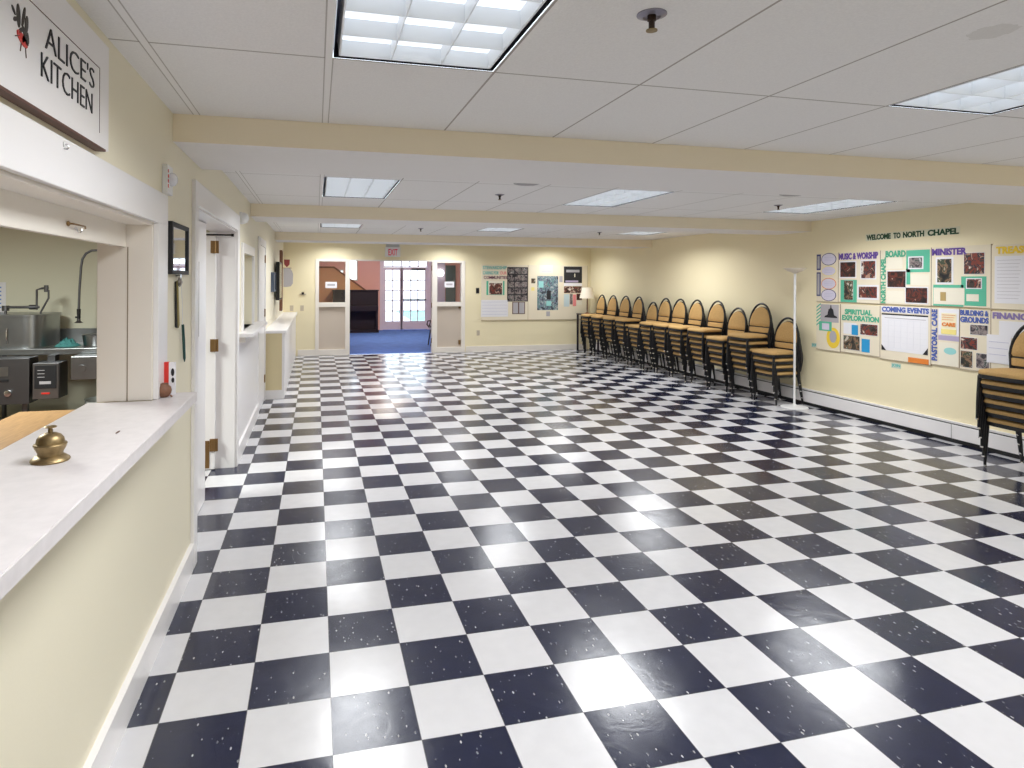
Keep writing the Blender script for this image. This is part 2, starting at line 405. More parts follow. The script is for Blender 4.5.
# counter of the serving window
t = thing('serving_counter', (-.72, 1.0, 1.058), 'long white speckled laminate counter of the kitchen serving window', 'counter')
mb = MB(); mb.prism([(-.91, YF + .02), (-.527, YF + .02), (-.527, 3.09), (-.665, 3.095), (-.648, 3.10), (-.648, 2.93), (-.665, 2.93), (-.665, 2.905), (-.91, 2.905)], 'z', 1.062, 1.10).build('countertop', COUNT, t)
bx('edge_strip', (-.527, -.523, YF + .02, 3.09, 1.06, 1.0985), COUNT, t)
# a dark scratch on the counter
t2 = MB().prism([(-.640 + .004*math.cos(a)*1.0, 2.335 + .022*math.sin(a)) for a in [2*math.pi*k/14 for k in range(14)]], 'z', 1.1002, 1.1008)
t2.build('burn_mark', BROWN, t)

# service bell
t = thing('service_bell', (-.722, 2.01, 1.10), 'brass service bell standing on the white serving counter', 'bell')
c = (-.722, 2.01, 1.10)
MB().lathe([(.047, 0), (.049, .004), (.047, .008), (.040, .013), (.033, .018)], c, 32).build('base', BRASS, t, smooth=True)
MB().lathe([(.031, .018), (.032, .026), (.036, .033), (.0405, .044), (.0415, .047), (.040, .050), (.035, .051), (.035, .055), (.033, .064), (.026, .073), (.016, .078), (.007, .080)], c, 32).build('dome', BRASS, t, smooth=True)
MB().lathe([(.006, .079), (.006, .089), (.004, .092), (.015, .094), (.016, .096), (.013, .098), (.004, .099)], c, 20).build('plunger', BRASS, t, smooth=True)

# cup and red box standing at the end of the counter
c = (-.640, 2.985, 1.10)
t = thing('clay_pot', c, 'small round brown pot in front of the red striped box on the counter end', 'pot')
MB().lathe([(.014, 0), (.024, .006), (.031, .018), (.033, .030), (.030, .044), (.020, .053), (.018, .058), (.020, .060)], c, 22).build('bowl', mat('brown_clay', (.20, .09, .05), .6, var=.2, vscale=60), t, smooth=True)
MB().tube([(c[0]-.002, c[1]+.028, c[2]+.010), (c[0]-.002, c[1]+.040, c[2]+.001)], .004, 8).build('foot', MATS['brown_clay'], t)
MB().tube([(c[0]+.028, c[1]-.006, c[2]+.010), (c[0]+.036, c[1]-.006, c[2]+.001)], .004, 8).build('foot', MATS['brown_clay'], t)
t = thing('red_box', (-.630, 3.045, 1.10), 'small upright red and white box standing on the counter end by the casing', 'box')
bx('front_panel', (-.657, -.630, 3.035, 3.055, 1.10, 1.245), RED, t)
bx('white_side', (-.630, -.604, 3.036, 3.054, 1.10, 1.243), PAPER, t)
MB().prism([(-.614 + .007*math.cos(a), 1.200 + .018*math.sin(a)) for a in [2*math.pi*k/10 for k in range(10)]], 'y', 3.0345, 3.036).prism([(-.613 + .006*math.cos(a), 1.165 + .012*math.sin(a)) for a in [2*math.pi*k/10 for k in range(10)]], 'y', 3.0345, 3.036).build('printed_figure', INK, t)

# ALICE'S KITCHEN sign
t = thing('kitchen_sign', (XL, 1.55, 2.01), "white wooden sign reading ALICE'S KITCHEN above the serving window", 'sign')
bx('board', (XL + .001, -.643, .75, 2.235, 2.015, 2.345), TRIM, t, bevel=.002)
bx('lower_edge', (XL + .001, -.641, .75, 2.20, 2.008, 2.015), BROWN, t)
text('lettering', "ALICE'S", 'L', -.642, 1.745, 2.093, 2.172, 2.232, INK, t, bold=-.016)
text('lettering', 'KITCHEN', 'L', -.642, 1.722, 2.078, 2.096, 2.155, INK, t, bold=-.016)
mb = MB(); 
for r in ((-.643, -.642, .9, 2.146, 2.2505, 2.2525), (-.643, -.642, 2.144, 2.146, 2.055, 2.2525)): mb.box(*r)
mb.build('border_line', BROWN, t)
mb = MB()
def blob(mb, y, z, a, b, rot, n=12, p0=-.643, p1=-.6415):
    pts = []
    for k in range(n):
        w = 2 * math.pi * k / n; u, v = a * math.cos(w), b * math.sin(w)
        pts.append((y + u * math.cos(rot) - v * math.sin(rot), z + u * math.sin(rot) + v * math.cos(rot)))
    mb.prism(pts, 'x', p0, p1)
blob(mb, 1.622, 2.148, .028, .012, -.35)
mb.build('red_emblem_shape', RED, t)
mb = MB()
for y, z, a, b, r in ((1.615, 2.205, .009, .026, .1), (1.640, 2.212, .006, .026, -.3), (1.655, 2.200, .008, .022, -.15), (1.592, 2.208, .012, .004, -.7), (1.600, 2.192, .010, .005, .5), (1.645, 2.178, .018, .006, -.9), (1.628, 2.178, .014, .005, .6), (1.655, 2.160, .010, .006, -.3), (1.662, 2.172, .005, .013, .2), (1.640, 2.163, .006, .012, -.6)):
    blob(mb, y - .012, z - .012, a * 1.0, b, r)
mb.build('dark_leaf_shape', mat('dark_print', (.05, .04, .035), .6), t)
mb = MB()
for p in (((1.605, 2.150), (1.588, 2.143)), ((1.618, 2.140), (1.612, 2.118)), ((1.638, 2.135), (1.642, 2.112))):
    mb.tube([(-.642, *p[0]), (-.642, *p[1])], .0011, 5)
mb.build('fine_line', BROWN, t)

# horn strobe on the wall
t = thing('fire_strobe', (XL, 3.10, 2.0), 'white wall strobe plate with lens and red FIRE letters above mirror', 'alarm')
bx('plate', (XL + .001, XL + .024, 3.075, 3.185, 1.995, 2.125), WHITE, t, bevel=.003)
MB().lathe([(.030, 0), (.032, .006), (.028, .018), (.016, .027), (.004, .030)], (XL + .024, 3.14, 2.065), 20, 'x').build('lens', mat('clear_lens', (.8, .8, .85), .1, coat=1), t, smooth=True)
for k, ch in enumerate('FIRE'): text('letter', ch, 'L', XL + .025, 3.083, 3.096, 2.088 - k * .022, 2.103 - k * .022, RED, t)
t = thing('emergency_lamp', (XL, 6.05, 2.13), 'small round white strobe head high beside the double door', 'alarm')
bx('bracket', (XL + .001, XL + .02, 6.0, 6.14, 2.115, 2.215), WHITE, t)
MB().lathe([(.03, 0), (.048, .012), (.052, .035), (.040, .06), (.018, .072), (.004, .075)], (XL + .001, 6.07, 2.165), 20, 'x').build('head', WHITE, t, smooth=True)

# mirror in black frame, and the keys below
t = thing('framed_mirror', (XL, 3.40, 1.64), 'small mirror in thick black frame beside the white door casing', 'mirror')
mb = MB()
for r in ((3.20, 3.60, 1.862, 1.882), (3.20, 3.60, 1.634, 1.654), (3.20, 3.225, 1.654, 1.862), (3.575, 3.60, 1.654, 1.862)): mb.box(XL + .001, XL + .020, *r)
mb.build('frame', INK, t, bevel=.001)
bx('glass', (XL + .001, XL + .012, 3.225, 3.575, 1.654, 1.862), MIRROR, t)
t = thing('key_lanyard', (XL, 3.36, 1.37), 'keys with olive strap hanging below the small black framed mirror', 'keys')
MB().lathe([(.006, 0), (.006, .018), (.010, .020), (.010, .024)], (XL + .001, 3.37, 1.625), 10, 'x').build('wall_hook', CHROME, t)
mb = MB(); mb.prism([(3.345, 1.60), (3.365, 1.605), (3.405, 1.385), (3.375, 1.370)], 'x', XL + .008, XL + .014).build('strap', mat('olive_strap', (.30, .24, .08), .7), t)
MB().prism([(3.335, 1.60), (3.347, 1.60), (3.378, 1.370), (3.352, 1.375)], 'x', XL + .004, XL + .010).build('strap_dark_side', BLK2, t)  # dark strip along the olive strap
mb = MB(); 
for a, r in ((0, .020), (.6, .024), (1.2, .018)):
    mb.tube([(XL + .016 + .006*a, 3.37 + r*math.cos(w), 1.598 + r*math.sin(w)) for w in [2*math.pi*k/14 for k in range(15)]], .0022, 6)
mb.box(XL + .018, XL + .021, 3.39, 3.43, 1.59, 1.602).box(XL + .018, XL + .021, 3.40, 3.412, 1.60, 1.635)
mb.build('key_ring', mat('dull_metal', (.35, .32, .30), .35, .9), t)
t = thing('hanging_pen', (XL, 3.50, 1.19), 'dark green pen hanging on a string below the mirror', 'pen')
MB().tube([(XL + .012, 3.44, 1.60), (XL + .012, 3.47, 1.50), (XL + .012, 3.48, 1.375)], .0016, 6).build('string', PAPER, t)
MB().tube([(XL + .014, 3.478, 1.38), (XL + .014, 3.500, 1.30), (XL + .014, 3.522, 1.205), (XL + .014, 3.528, 1.185)], [.0065, .0075, .0065, .002], 10).build('barrel', mat('dark_green_pen', (.01, .06, .055), .35), t, smooth=True)

# ------------------------------------------------------------------ double door on the left
mb = MB(); 
mb.box(XL, XL + .02, 3.78, 3.88, 0, 2.165).box(XL, XL + .02, 3.88, 5.77, 2.03, 2.165).box(XL, XL + .02, 5.77, 5.875, 0, 2.165)
struct(mb.build('trim_6', TRIM, bevel=.003), 'white casing around the double door')
mb = MB()
mb.box(XW, XL, 3.88, 3.892, 0, 2.03).box(XW, XL, 5.758, 5.77, 0, 2.03).box(XW, XL, 3.892, 5.758, 2.018, 2.03)
struct(mb.build('trim_7', TRIM), 'white jamb lining of the double door')
t = struct(thing('door_1', (-.80, 4.42, 0), '', 'door'), 'closed white leaf of the double door'); del t['category']
bx('leaf', (-.822, -.778, 3.9, 4.935, .008, 2.012), TRIM, t, bevel=.002)
bx('pull_plate', (-.778, -.774, 4.60, 4.645, 1.22, 1.73), mat('satin_plate', (.55, .52, .50), .35, .6), t)
t = struct(thing('door_2', (-1.2, 5.74, 0), '', 'door'), 'open white leaf of the double door swung into the kitchen'); del t['category']
bx('leaf', (-1.66, -.825, 5.715, 5.755, .008, 2.005), TRIM, t, bevel=.002)
for z in (.16, 1.0, 1.83):
    h = bx('hinge', (-.865, -.80, 5.705, 5.7149, z, z + .105), BRASSD, t)
    MB().tube([(-.823, 5.702, z), (-.823, 5.702, z + .105)], .007, 8).build('pin', BRASSD, h)
bx('kick_plate', (-1.60, -.868, 5.709, 5.7149, .02, .25), BRASSD, t)
mb = MB(); mb.tube([(-.69, 5.70, 1.985), (-1.0, 5.70, 1.985)], .007, 8); mb.lathe([(.012, 0), (.012, .02)], (-.70, 5.70, 1.985), 10, 'x'); mb.build('closer_rod', BLACK, t)

# small hatch with shelf
mb = MB()
for r in ((6.14, 6.24, 1.13, 1.95), (7.17, 7.27, 1.13, 1.95), (6.24, 7.17, 1.86, 1.95)): mb.box(XL, XL + .02, *r)
struct(mb.build('window_1', TRIM, bevel=.002), 'white casing of the narrow pass-through hatch')
t = thing('hatch_shelf', (-.60, 6.9, 1.08), 'narrow white shelf below the pass-through hatch beyond the double door', 'shelf')
bx('board', (XL - .15, XL + .13, 5.93, 7.62, 1.097, 1.13), TRIM, t, bevel=.003)
bx('bracket', (XL + .002, XL + .06, 5.97, 5.99, 1.05, 1.097), TRIMC, t)
struct(bx('trim_13', (XL, XL + .006, 5.875, 7.84, .15, 1.097), TRIM), 'white wainscot panel below the hatch shelf')
# second door (closed) further along
t = struct(thing('door_3', (XL, 8.35, 0), '', 'door'), 'closed white door behind the half-height cabinet'); del t['category']
mb = MB(); mb.box(XL, XL + .018, 7.84, 7.93, 0, 2.12).box(XL, XL + .018, 8.82, 8.9, 0, 2.12).box(XL, XL + .018, 7.93, 8.82, 2.03, 2.12); mb.build('casing', TRIM, t, bevel=.002)
bx('leaf', (XL, XL + .008, 7.935, 8.815, .01, 2.025), TRIM, t)
for z in (.25, 1.12, 1.83):
    bx('hinge', (XL + .008, XL + .020, 8.775, 8.835, z, z + .10), BRASSD, t)

# half-height cabinet counter along the left wall
t = thing('half_height_cabinet', (-.53, 11.2, 0), 'long half-height cream cabinet with white top along the far left wall', 'cabinet')
bx('body', (XL, -.43, 8.93, YB, .12, .885), mat('cabinet_side_cream', (.70, .60, .36), .5), t)
bx('plinth', (XL, -.415, 8.92, YB, 0, .12), TRIM, t)
bx('top', (XL, -.385, 8.90, YB, .885, .925), TRIM, t, bevel=.004)
bx('corner_post', (-.445, -.412, 8.915, 8.96, .12, .885), TRIM, t)
bx('front_panel', (-.43, -.414, 8.96, YB, .12, .885), TRIM, t)

# things on the far left wall
t = thing('wall_display', (XL, 11.2, 1.27), 'black flat panel screen mounted on the far left wall', 'screen')
bx('casing', (XL + .03, XL + .085, 10.82, 11.55, 1.27, 1.90), BLACK, t, bevel=.004)
bx('screen', (XL + .085, XL + .088, 10.85, 11.52, 1.30, 1.87), TVS, t)
bx('mount', (XL, XL + .03, 11.05, 11.3, 1.5, 1.7), BLK2, t)
t = thing('small_frame', (XL, 10.35, 1.42), 'small dark blue-grey frame on the left wall before the black screen', 'frame')
mb = MB(); 
for r in ((10.1, 10.62, 1.42, 1.45), (10.1, 10.62, 1.69, 1.72), (10.1, 10.13, 1.45, 1.69), (10.59, 10.62, 1.45, 1.69)): mb.box(XL, XL + .045, *r)
mb.build('frame', DKBLUE, t); bx('picture', (XL, XL + .03, 10.13, 10.59, 1.45, 1.69), mat('slate', (.12, .14, .17), .4), t)
t = thing('tall_cork_board', (XL, 12.5, 1.0), 'tall narrow brown-edged board on the left wall beyond the black screen', 'board')
mb = MB()
for r in ((12.4, 12.72, 1.02, 1.05), (12.4, 12.72, 2.13, 2.16), (12.4, 12.43, 1.05, 2.13), (12.69, 12.72, 1.05, 2.13)): mb.box(XL, XL + .045, *r)
mb.build('frame', BROWNW, t); bx('panel', (XL, XL + .03, 12.43, 12.69, 1.05, 2.13), CREAM, t)
t = thing('grey_banner', (-.57, 13.55, 1.45), 'grey rounded hanging with small red shield in the far left corner', 'banner')
mb = MB(); mb.prism([(-.655 + .0, 1.83), (-.655, 1.46), (-.60, 1.455), (-.51, 1.47), (-.47, 1.53), (-.465, 1.72), (-.49, 1.79), (-.53, 1.84), (-.60, 1.85)], 'y', 13.54, 13.58).build('cloth', GREY, t)
MB().prism([(-.645, 2.02), (-.53, 2.02), (-.535, 1.92), (-.587, 1.86), (-.64, 1.92)], 'y', 13.53, 13.545).build('shield', mat('maroon_red', (.25, .04, .04), .6), t)
MB().tube([(XL, 13.56, 1.845), (-.50, 13.56, 1.845)], .006, 8).build('rod', BROWNW, t)
t = thing('thermostat', (-.27, YB, 1.28), 'small thermostat on the far wall left of the opening', 'thermostat')
bx('base', (-.335, -.205, YB - .02, YB - .001, 1.283, 1.315), mat('beige_plastic', (.55, .48, .38), .5), t); bx('cover', (-.30, -.25, YB - .035, YB - .02, 1.30, 1.345), BLK2, t)
def plate(name, x, z, label, cat, m=WHITE, w=.07, h=.115):
    t = thing(name, (x, YB, z), label, cat); bx('plate', (x - w/2, x + w/2, YB - .006, YB - .001, z, z + h), m, t, bevel=.001)
    bx('toggle', (x - .008, x + .008, YB - .018, YB - .006, z + h*.4, z + h*.62), m, t); return t
plate('light_switch', -.50, .95, 'pale switch plate low near the far left corner', 'switch', MATS['beige_plastic'])
plate('light_switch', -.29, .95, 'pale switch plate below the thermostat on the far wall', 'switch', MATS['beige_plastic'])
plate('light_switch', 3.53, 1.32, 'dark switch plate left of the far poster boards', 'switch', BLK2, .075, .12)
plate('wall_outlet', 3.55, .37, 'pale outlet low on the far wall below the dark switch', 'outlet', MATS['beige_plastic'])

# ------------------------------------------------------------------ opening with sidelights in the far wall
def sidelight(name, x0, x1, lab, inner_left):
    t = struct(thing(name, ((x0+x1)/2, YB, 0), '', 'window'), lab); del t['category']
    mb = MB()
    a0, a1 = (x0 + .075, x1 - .095) if not inner_left else (x0 + .115, x1 - .085)
    for r in ((x0, a0, 0, 2.05), (a1, x1, 0, 2.05), (a0, a1, 2.0, 2.05), (a0, a1, 1.03, 1.125), (a0, a1, 0, .12)):
        mb.box(r[0], r[1], YB - .022, YB + .12, r[2], r[3])
    mb.build('frame', TRIMC, t, bevel=.003)
    bx('glass', (a0, a1, YB + .04, YB + .046, 1.125, 2.0), GLASS, t)
    bx('lower_panel', (a0, a1, YB + .045, YB + .07, .12, 1.03), mat('beige_panel', (.58, .50, .42), .45), t)
    return t, a0, a1
t, a0, a1 = sidelight('window_2', -.02, .70, 'left sidelight of the lobby opening', False)
tp = thing('paper_notice', (.30, YB + .03, 1.42), 'small white notice taped on the left sidelight glass', 'notice')
bx('sheet', (.19, .43, YB + .034, YB + .039, 1.43, 1.565), PAPER, tp); bx('printed_line', (.23, .39, YB + .0325, YB + .034, 1.48, 1.52), GREYP, tp)
t, a0, a1 = sidelight('window_3', 2.49, 3.24, 'right sidelight of the lobby opening', True)
bx('door_hardware', (3.10, 3.15, YB + .02, YB + .045, .98, 1.02), BRASSD, t); bx('door_hardware', (3.10, 3.15, YB + .02, YB + .045, .17, .27), BRASSD, t)
tp = thing('paper_notice', (2.88, YB + .03, 1.44), 'small white notice taped on the right sidelight glass', 'notice')
bx('sheet', (2.78, 3.0, YB + .034, YB + .039, 1.45, 1.58), PAPER, tp); bx('printed_line', (2.82, 2.96, YB + .0325, YB + .034, 1.50, 1.54), GREYP, tp)
struct(bx('trim_8', (.70, 2.49, YB - .022, YB + .12, 2.02, 2.05), TRIMC), 'head of the lobby opening')
mb = MB()
for z in (.22, 1.0, 1.82): mb.box(2.478, 2.49, YB + .0, YB + .035, z, z + .11)
struct(mb.build('trim_9', BRASSD), 'hinges left on the right jamb of the lobby opening')
# exit sign
t = thing('exit_sign', (1.61, YB - .05, 2.12), 'white EXIT sign with red letters above the lobby opening', 'sign')
bx('housing', (1.45, 1.775, YB - .06, YB - .001, 2.115, 2.325), WHITE, t, bevel=.003)
bx('bracket', (1.47, 1.755, YB - .05, YB - .001, 2.325, 2.40), mat('grey_mount', (.5, .5, .48), .6), t)
text('lettering', 'EXIT', 'B', YB - .061, 1.515, 1.715, 2.145, 2.285, REDL, t, bold=.02)

# far wall poster boards
def bboard(h0, h1, z0, z1, label):
    t = thing('poster_board', ((h0+h1)/2, YB, z0), label, 'board', None)
    MB().box(h0, h1, YB - .018, YB - .001, z0, z1).build('backing', CREAM, t)
    mb = MB(); mb.box(h0, h1, YB - .020, YB - .001, z0 - .012, z0).box(h1 - .006, h1, YB - .020, YB - .001, z0, z1); mb.build('edge_strip', mat('tan_edge', (.42, .33, .2), .6), t)
    return t
PB = YB - .018
def part(t, name, m, r, k=1):
    return MB().box(r[0], r[2], PB - .0015 * k, PB - .0015 * (k - 1), r[3], r[1]).build(name, m, t)
t = bboard(3.615, 4.725, .715, 1.97, 'left cream poster board on far wall with lined paper and photo collage')
text('heading', 'STEWARDSHIP', 'B', PB - .002, 3.65, 4.21, 1.865, 1.94, TEAL, t, bold=.02)
text('heading', 'CARING FOR', 'B', PB - .002, 3.65, 4.02, 1.745, 1.82, TEAL, t, bold=.02)
text('heading', 'OUR', 'B', PB - .002, 4.05, 4.21, 1.745, 1.82, PINKL, t, bold=.02)
text('heading', 'COMMUNITIES', 'B', PB - .002, 3.67, 4.225, 1.643, 1.715, mat('maroon_letter', (.16, .04, .10), .7), t, bold=.02)
part(t, 'green_mount', GREEN, (3.733, 1.60, 4.159, 1.282)); part(t, 'pale_mount', CARD, (3.78, 1.60, 4.12, 1.29), 2); part(t, 'photo', PH_E, (3.80, 1.55, 4.10, 1.293), 3)
o = part(t, 'lined_sheet', PAPER, (3.607, 1.169, 4.245, .79))
mb = MB()
for k in range(5): mb.box(3.63, 4.22, PB - .0022, PB - .0015, 1.12 - k * .07, 1.125 - k * .07)
mb.build('ruled_line', LINE, t)
part(t, 'dark_mount', INK, (4.223, 1.919, 4.72, 1.132))
for r_ in range(5):
    for c_ in range(3): part(t, 'photo', PH_D, (4.245 + c_ * .158, 1.895 - r_ * .155, 4.385 + c_ * .158, 1.765 - r_ * .155), 2)
part(t, 'dark_mount', BROWN, (4.346, 1.122, 4.652, .845)); part(t, 'schedule_sheet', GREYP, (4.365, 1.11, 4.485, .86), 2); part(t, 'schedule_sheet', GREYP, (4.51, 1.11, 4.635, .86), 2)
t = bboard(4.73, 6.20, .715, 1.97, 'right cream poster board on far wall with blue collage and black poster')
part(t, 'notice_sheet', CARD, (5.0, 1.974, 5.33, 1.78)); mb = MB()
for k in range(3): mb.box(5.05, 5.29, PB - .0022, PB - .0015, 1.92 - k * .05, 1.932 - k * .05)
mb.build('printed_line', LINE, t)
part(t, 'collage_print', PH_C, (4.946, 1.719, 5.458, .932)); part(t, 'dark_shape', INK, (5.18, 1.38, 5.28, 1.18), 2); part(t, 'pale_shape', AQUA, (5.17, 1.14, 5.29, 1.03), 2); part(t, 'pale_shape', AQUA, (4.98, 1.60, 5.1, 1.45), 2)
part(t, 'small_print', PH_B, (4.80, 1.66, 4.90, 1.55)); part(t, 'small_print', YELLT, (4.80, 1.46, 4.88, 1.38)); part(t, 'small_print', GREYP, (5.49, 1.72, 5.57, 1.58))
part(t, 'emblem_print', GREYP, (5.17, .90, 5.26, .79))
part(t, 'black_poster', INK, (5.602, 1.945, 6.055, 1.562)); part(t, 'title_band', GREYP, (5.66, 1.87, 5.99, 1.81), 2); part(t, 'pale_band', LILAC, (5.64, 1.62, 5.96, 1.575), 2); part(t, 'figure', CARD, (5.86, 1.78, 5.885, 1.70), 2)
part(t, 'title_strip', PAPER, (5.604, 1.555, 6.056, 1.491)); part(t, 'collage_print', PH_E, (5.605, 1.483, 6.057, 1.327))
part(t, 'leaflet', mat('pale_blue_paper', (.55, .66, .68), .7), (5.605, 1.30, 5.74, 1.01)); part(t, 'collage_print', PH_D, (5.75, 1.31, 5.82, 1.06)); part(t, 'leaflet', PINKL, (5.83, 1.29, 5.91, 1.02)); part(t, 'collage_print', PH_A, (5.92, 1.31, 6.058, 1.16)); part(t, 'leaflet', CARD, (5.92, 1.15, 6.058, 1.05))

# ------------------------------------------------------------------ right wall
# baseboard heater
t = thing('baseboard_heater', (XR - .03, 5.2, 0), 'long white baseboard heater along the right wall', 'heater')
bx('cover', (XR - .058, XR - .004, YF, 13.6, .045, .185), TRIM, t, bevel=.003)
bx('top_cap', (XR - .035, XR - .001, YF, 13.6, .193, .212), TRIM, t)
bx('fin_slot', (XR - .052, XR - .001, YF, 13.6, .185, .193), BLACK, t)
bx('toe_gap', (XR - .045, XR - .001, YF, 13.6, .004, .045), BLACK, t)
for y in (-.6, 2.2, 5.04, 8.0, 11.0): bx('joint_cover', (XR - .060, XR - .002, y, y + .006, .045, .19), mat('joint_grey', (.35, .33, .32), .5), t)
t = thing('wall_outlet', (XR, 6.87, .85), 'beige outlet on the right wall beside the white floor lamp', 'outlet')
bx('plate', (XR - .008, XR - .001, 6.80, 6.875, .84, .955), mat('almond_plastic', (.46, .40, .27), .5), t, bevel=.001)
for z in (.865, .905): bx('socket', (XR - .010, XR - .008, 6.822, 6.853, z, z + .025), mat('socket_brown', (.25, .20, .14), .5), t)
t = thing('welcome_sign', (XR, 5.57, 2.05), 'dark green WELCOME TO NORTH CHAPEL lettering strip on the right wall', 'sign')
# the strip follows a slight rise toward the viewer
mb = MB(); mb.add([(XR - .003, 6.135, 2.095), (XR - .003, 5.01, 2.105), (XR - .003, 5.01, 2.180), (XR - .003, 6.135, 2.175), (XR - .001, 6.135, 2.095), (XR - .001, 5.01, 2.105), (XR - .001, 5.01, 2.180), (XR - .001, 6.135, 2.175)],
    [(0,1,2,3),(4,7,6,5),(0,4,5,1),(1,5,6,2),(2,6,7,3),(3,7,4,0)]); mb.build('backing', mat('pale_green_card', (.74, .72, .54), .7), t)
for w_, a, b in (('WELCOME', 6.122, 5.80), ('TO', 5.765, 5.675), ('NORTH', 5.645, 5.395), ('CHAPEL', 5.355, 5.02)):
    text('heading', w_, 'R', XR - .0045, a, b, 2.103, 2.168, DKGREEN, t, bold=.045)

PR = XR - .014
def board(label, h0, z1, h1, z0):
    t = thing('bulletin_board', (XR, (h0+h1)/2, z0), label, 'board', 'bulletin boards on the right wall')
    bx('backing', (PR, XR - .001, h1 + .004, h0 - .003, z0 + .004, z1 - .003), CREAM, t)
    mb = MB(); mb.box(PR - .0012, XR - .001, h1 - .001, h1 + .004, z0, z1); mb.box(PR - .0012, XR - .001, h1 + .004, h0 - .003, z0, z0 + .004); mb.build('edge_strip', mat('board_edge', (.30, .22, .15), .6), t)
    return t
def rp(t, name, m, r, k=1):     # r = (y_left, z_top, y_right, z_bottom)
    return MB().box(PR - .0016 * k, PR - .0016 * (k - 1), r[2], r[0], r[3], r[1]).build(name, m, t)
def photo(t, m, r, border=.014, k=1):
    o = rp(t, 'photo_mount', PAPER, (r[0] + border, r[1] + border, r[2] - border, r[3] - border), k)
    return rp(t, 'photo', m, r, k + 1)
def oval(t, y, z, a, b, m, k=1, name='oval_card'):
    mb = MB(); pts = [(y + a * math.cos(w), z + b * math.sin(w)) for w in [2 * math.pi * q / 28 for q in range(28)]]
    mb.prism(pts, 'x', PR - .0016 * k, PR - .0016 * (k - 1)); return mb.build(name, m, t)
def lines(t, r, n, m=LINE, k=2, th=.004):
    mb = MB()
    for q in range(n):
        z = r[1] + (r[3] - r[1]) * (q + .5) / n; mb.box(PR - .0016 * k, PR - .0016 * (k-1), r[2] + .01 * (q % 3), r[0], z, z + th)
    return mb.build('printed_line', m, t)
HY = [6.877, 6.523, 5.922, 5.303, 4.695]
t = board('narrow cream board with four outlined oval cards, topmost left of the bulletin boards', HY[0], 1.976, HY[1], 1.362)
rp(t, 'label_strip', mat('navy_paper', (.05, .05, .16), .7), (6.872, 1.965, 6.805, 1.765)); rp(t, 'label_strip', GREYP, (6.858, 1.945, 6.822, 1.785), 2)
rp(t, 'label_strip', MATS['navy_paper'], (6.872, 1.737, 6.805, 1.433)); rp(t, 'label_strip', GREYP, (6.858, 1.72, 6.822, 1.45), 2)
for z, b_, e in ((1.90, .078, MATS['navy_paper']), (1.752, .065, YELLT), (1.592, .072, ORANGE), (1.448, .076, MATS['navy_paper'])):
    oval(t, 6.675, z, .120, b_, e, 1); oval(t, 6.675, z, .110, b_ - .008, mat('pale_lilac_paper', (.66, .62, .74), .7), 2)
    lines(t, (6.74, z + .03, 6.60, z - .03), 3, k=3, th=.003)
t = board('cream board headed MUSIC & WORSHIP with four photographs', HY[1], 1.976, HY[2], 1.365)
text('heading', 'MUSIC & WORSHIP', 'R', PR - .003, 6.511, 5.951, 1.885, 1.965, PURPLE, t, bold=.045)
photo(t, PH_A, (6.49, 1.855, 6.268, 1.675)); photo(t, PH_E, (6.18, 1.86, 5.99, 1.66))
rp(t, 'green_mount', GREEN, (6.486, 1.64, 6.246, 1.37)); photo(t, PH_B, (6.43, 1.63, 6.30, 1.40), .002, 2)
photo(t, PH_E, (6.215, 1.56, 5.965, 1.43), .022)
t = board('cream board headed NORTH CHAPEL BOARD with green paper and three photographs', HY[2], 1.98, HY[3], 1.365)
text('heading', 'BOARD', 'R', PR - .004, 5.852, 5.60, 1.893, 1.968, GREENL, t, bold=.045)
text('heading', 'NORTH CHAPEL', 'R', PR - .004, 5.912, 5.848, 1.375, 1.895, GREENL, t, vertical=True, bold=.045)
rp(t, 'green_mount', GREEN, (5.595, 1.962, 5.32, 1.723)); rp(t, 'green_mount', GREEN, (5.594, 1.76, 5.545, 1.59))
rp(t, 'name_card', CARD, (5.84, 1.888, 5.64, 1.765)); rp(t, 'name_card', CARD, (5.54, 1.70, 5.325, 1.585)); rp(t, 'name_card', CARD, (5.835, 1.52, 5.62, 1.385))
photo(t, PH_D, (5.555, 1.88, 5.405, 1.77), .014, 2); photo(t, PH_A, (5.825, 1.735, 5.60, 1.56), .010, 2); photo(t, PH_A, (5.595, 1.555, 5.345, 1.395), .012, 2)
t = board('cream board headed MINISTER with tall portrait photograph', HY[3], 1.984, HY[4], 1.367)
text('heading', 'MINISTER', 'R', PR - .003, 5.294, 4.93, 1.893, 1.965, PURPLE, t, bold=.045)
photo(t, PH_B, (5.235, 1.855, 5.085, 1.615), .02); photo(t, PH_E, (4.955, 1.905, 4.76, 1.70), .004)
rp(t, 'green_mount', GREEN, (5.28, 1.59, 4.962, 1.372)); rp(t, 'green_mount', GREEN, (4.984, 1.675, 4.739, 1.385))
rp(t, 'white_card', CARD, (5.275, 1.56, 4.95, 1.39), 2); rp(t, 'crest_print', mat('gold_crest', (.45, .32, .12), .6), (5.20, 1.515, 5.14, 1.425), 3)
photo(t, PH_E, (4.925, 1.648, 4.79, 1.562), .010, 2); rp(t, 'name_card', CARD, (4.93, 1.50, 4.81, 1.43), 2)
t = board('cream board with yellow heading and long white printed sheet at the right end', HY[4], 1.976, 4.09, 1.362)
text('heading', 'TREASURER', 'R', PR - .003, 4.649, 4.20, 1.885, 1.955, YELL, t, bold=.045)
rp(t, 'printed_sheet', PAPER, (4.663, 1.865, 4.40, 1.42)); lines(t, (4.64, 1.84, 4.43, 1.45), 12, GREYP, th=.003)
t = board('lower left cream board with dark bell picture and yellow ring', HY[0], 1.342, HY[1] - .035, .75)
mb = MB()
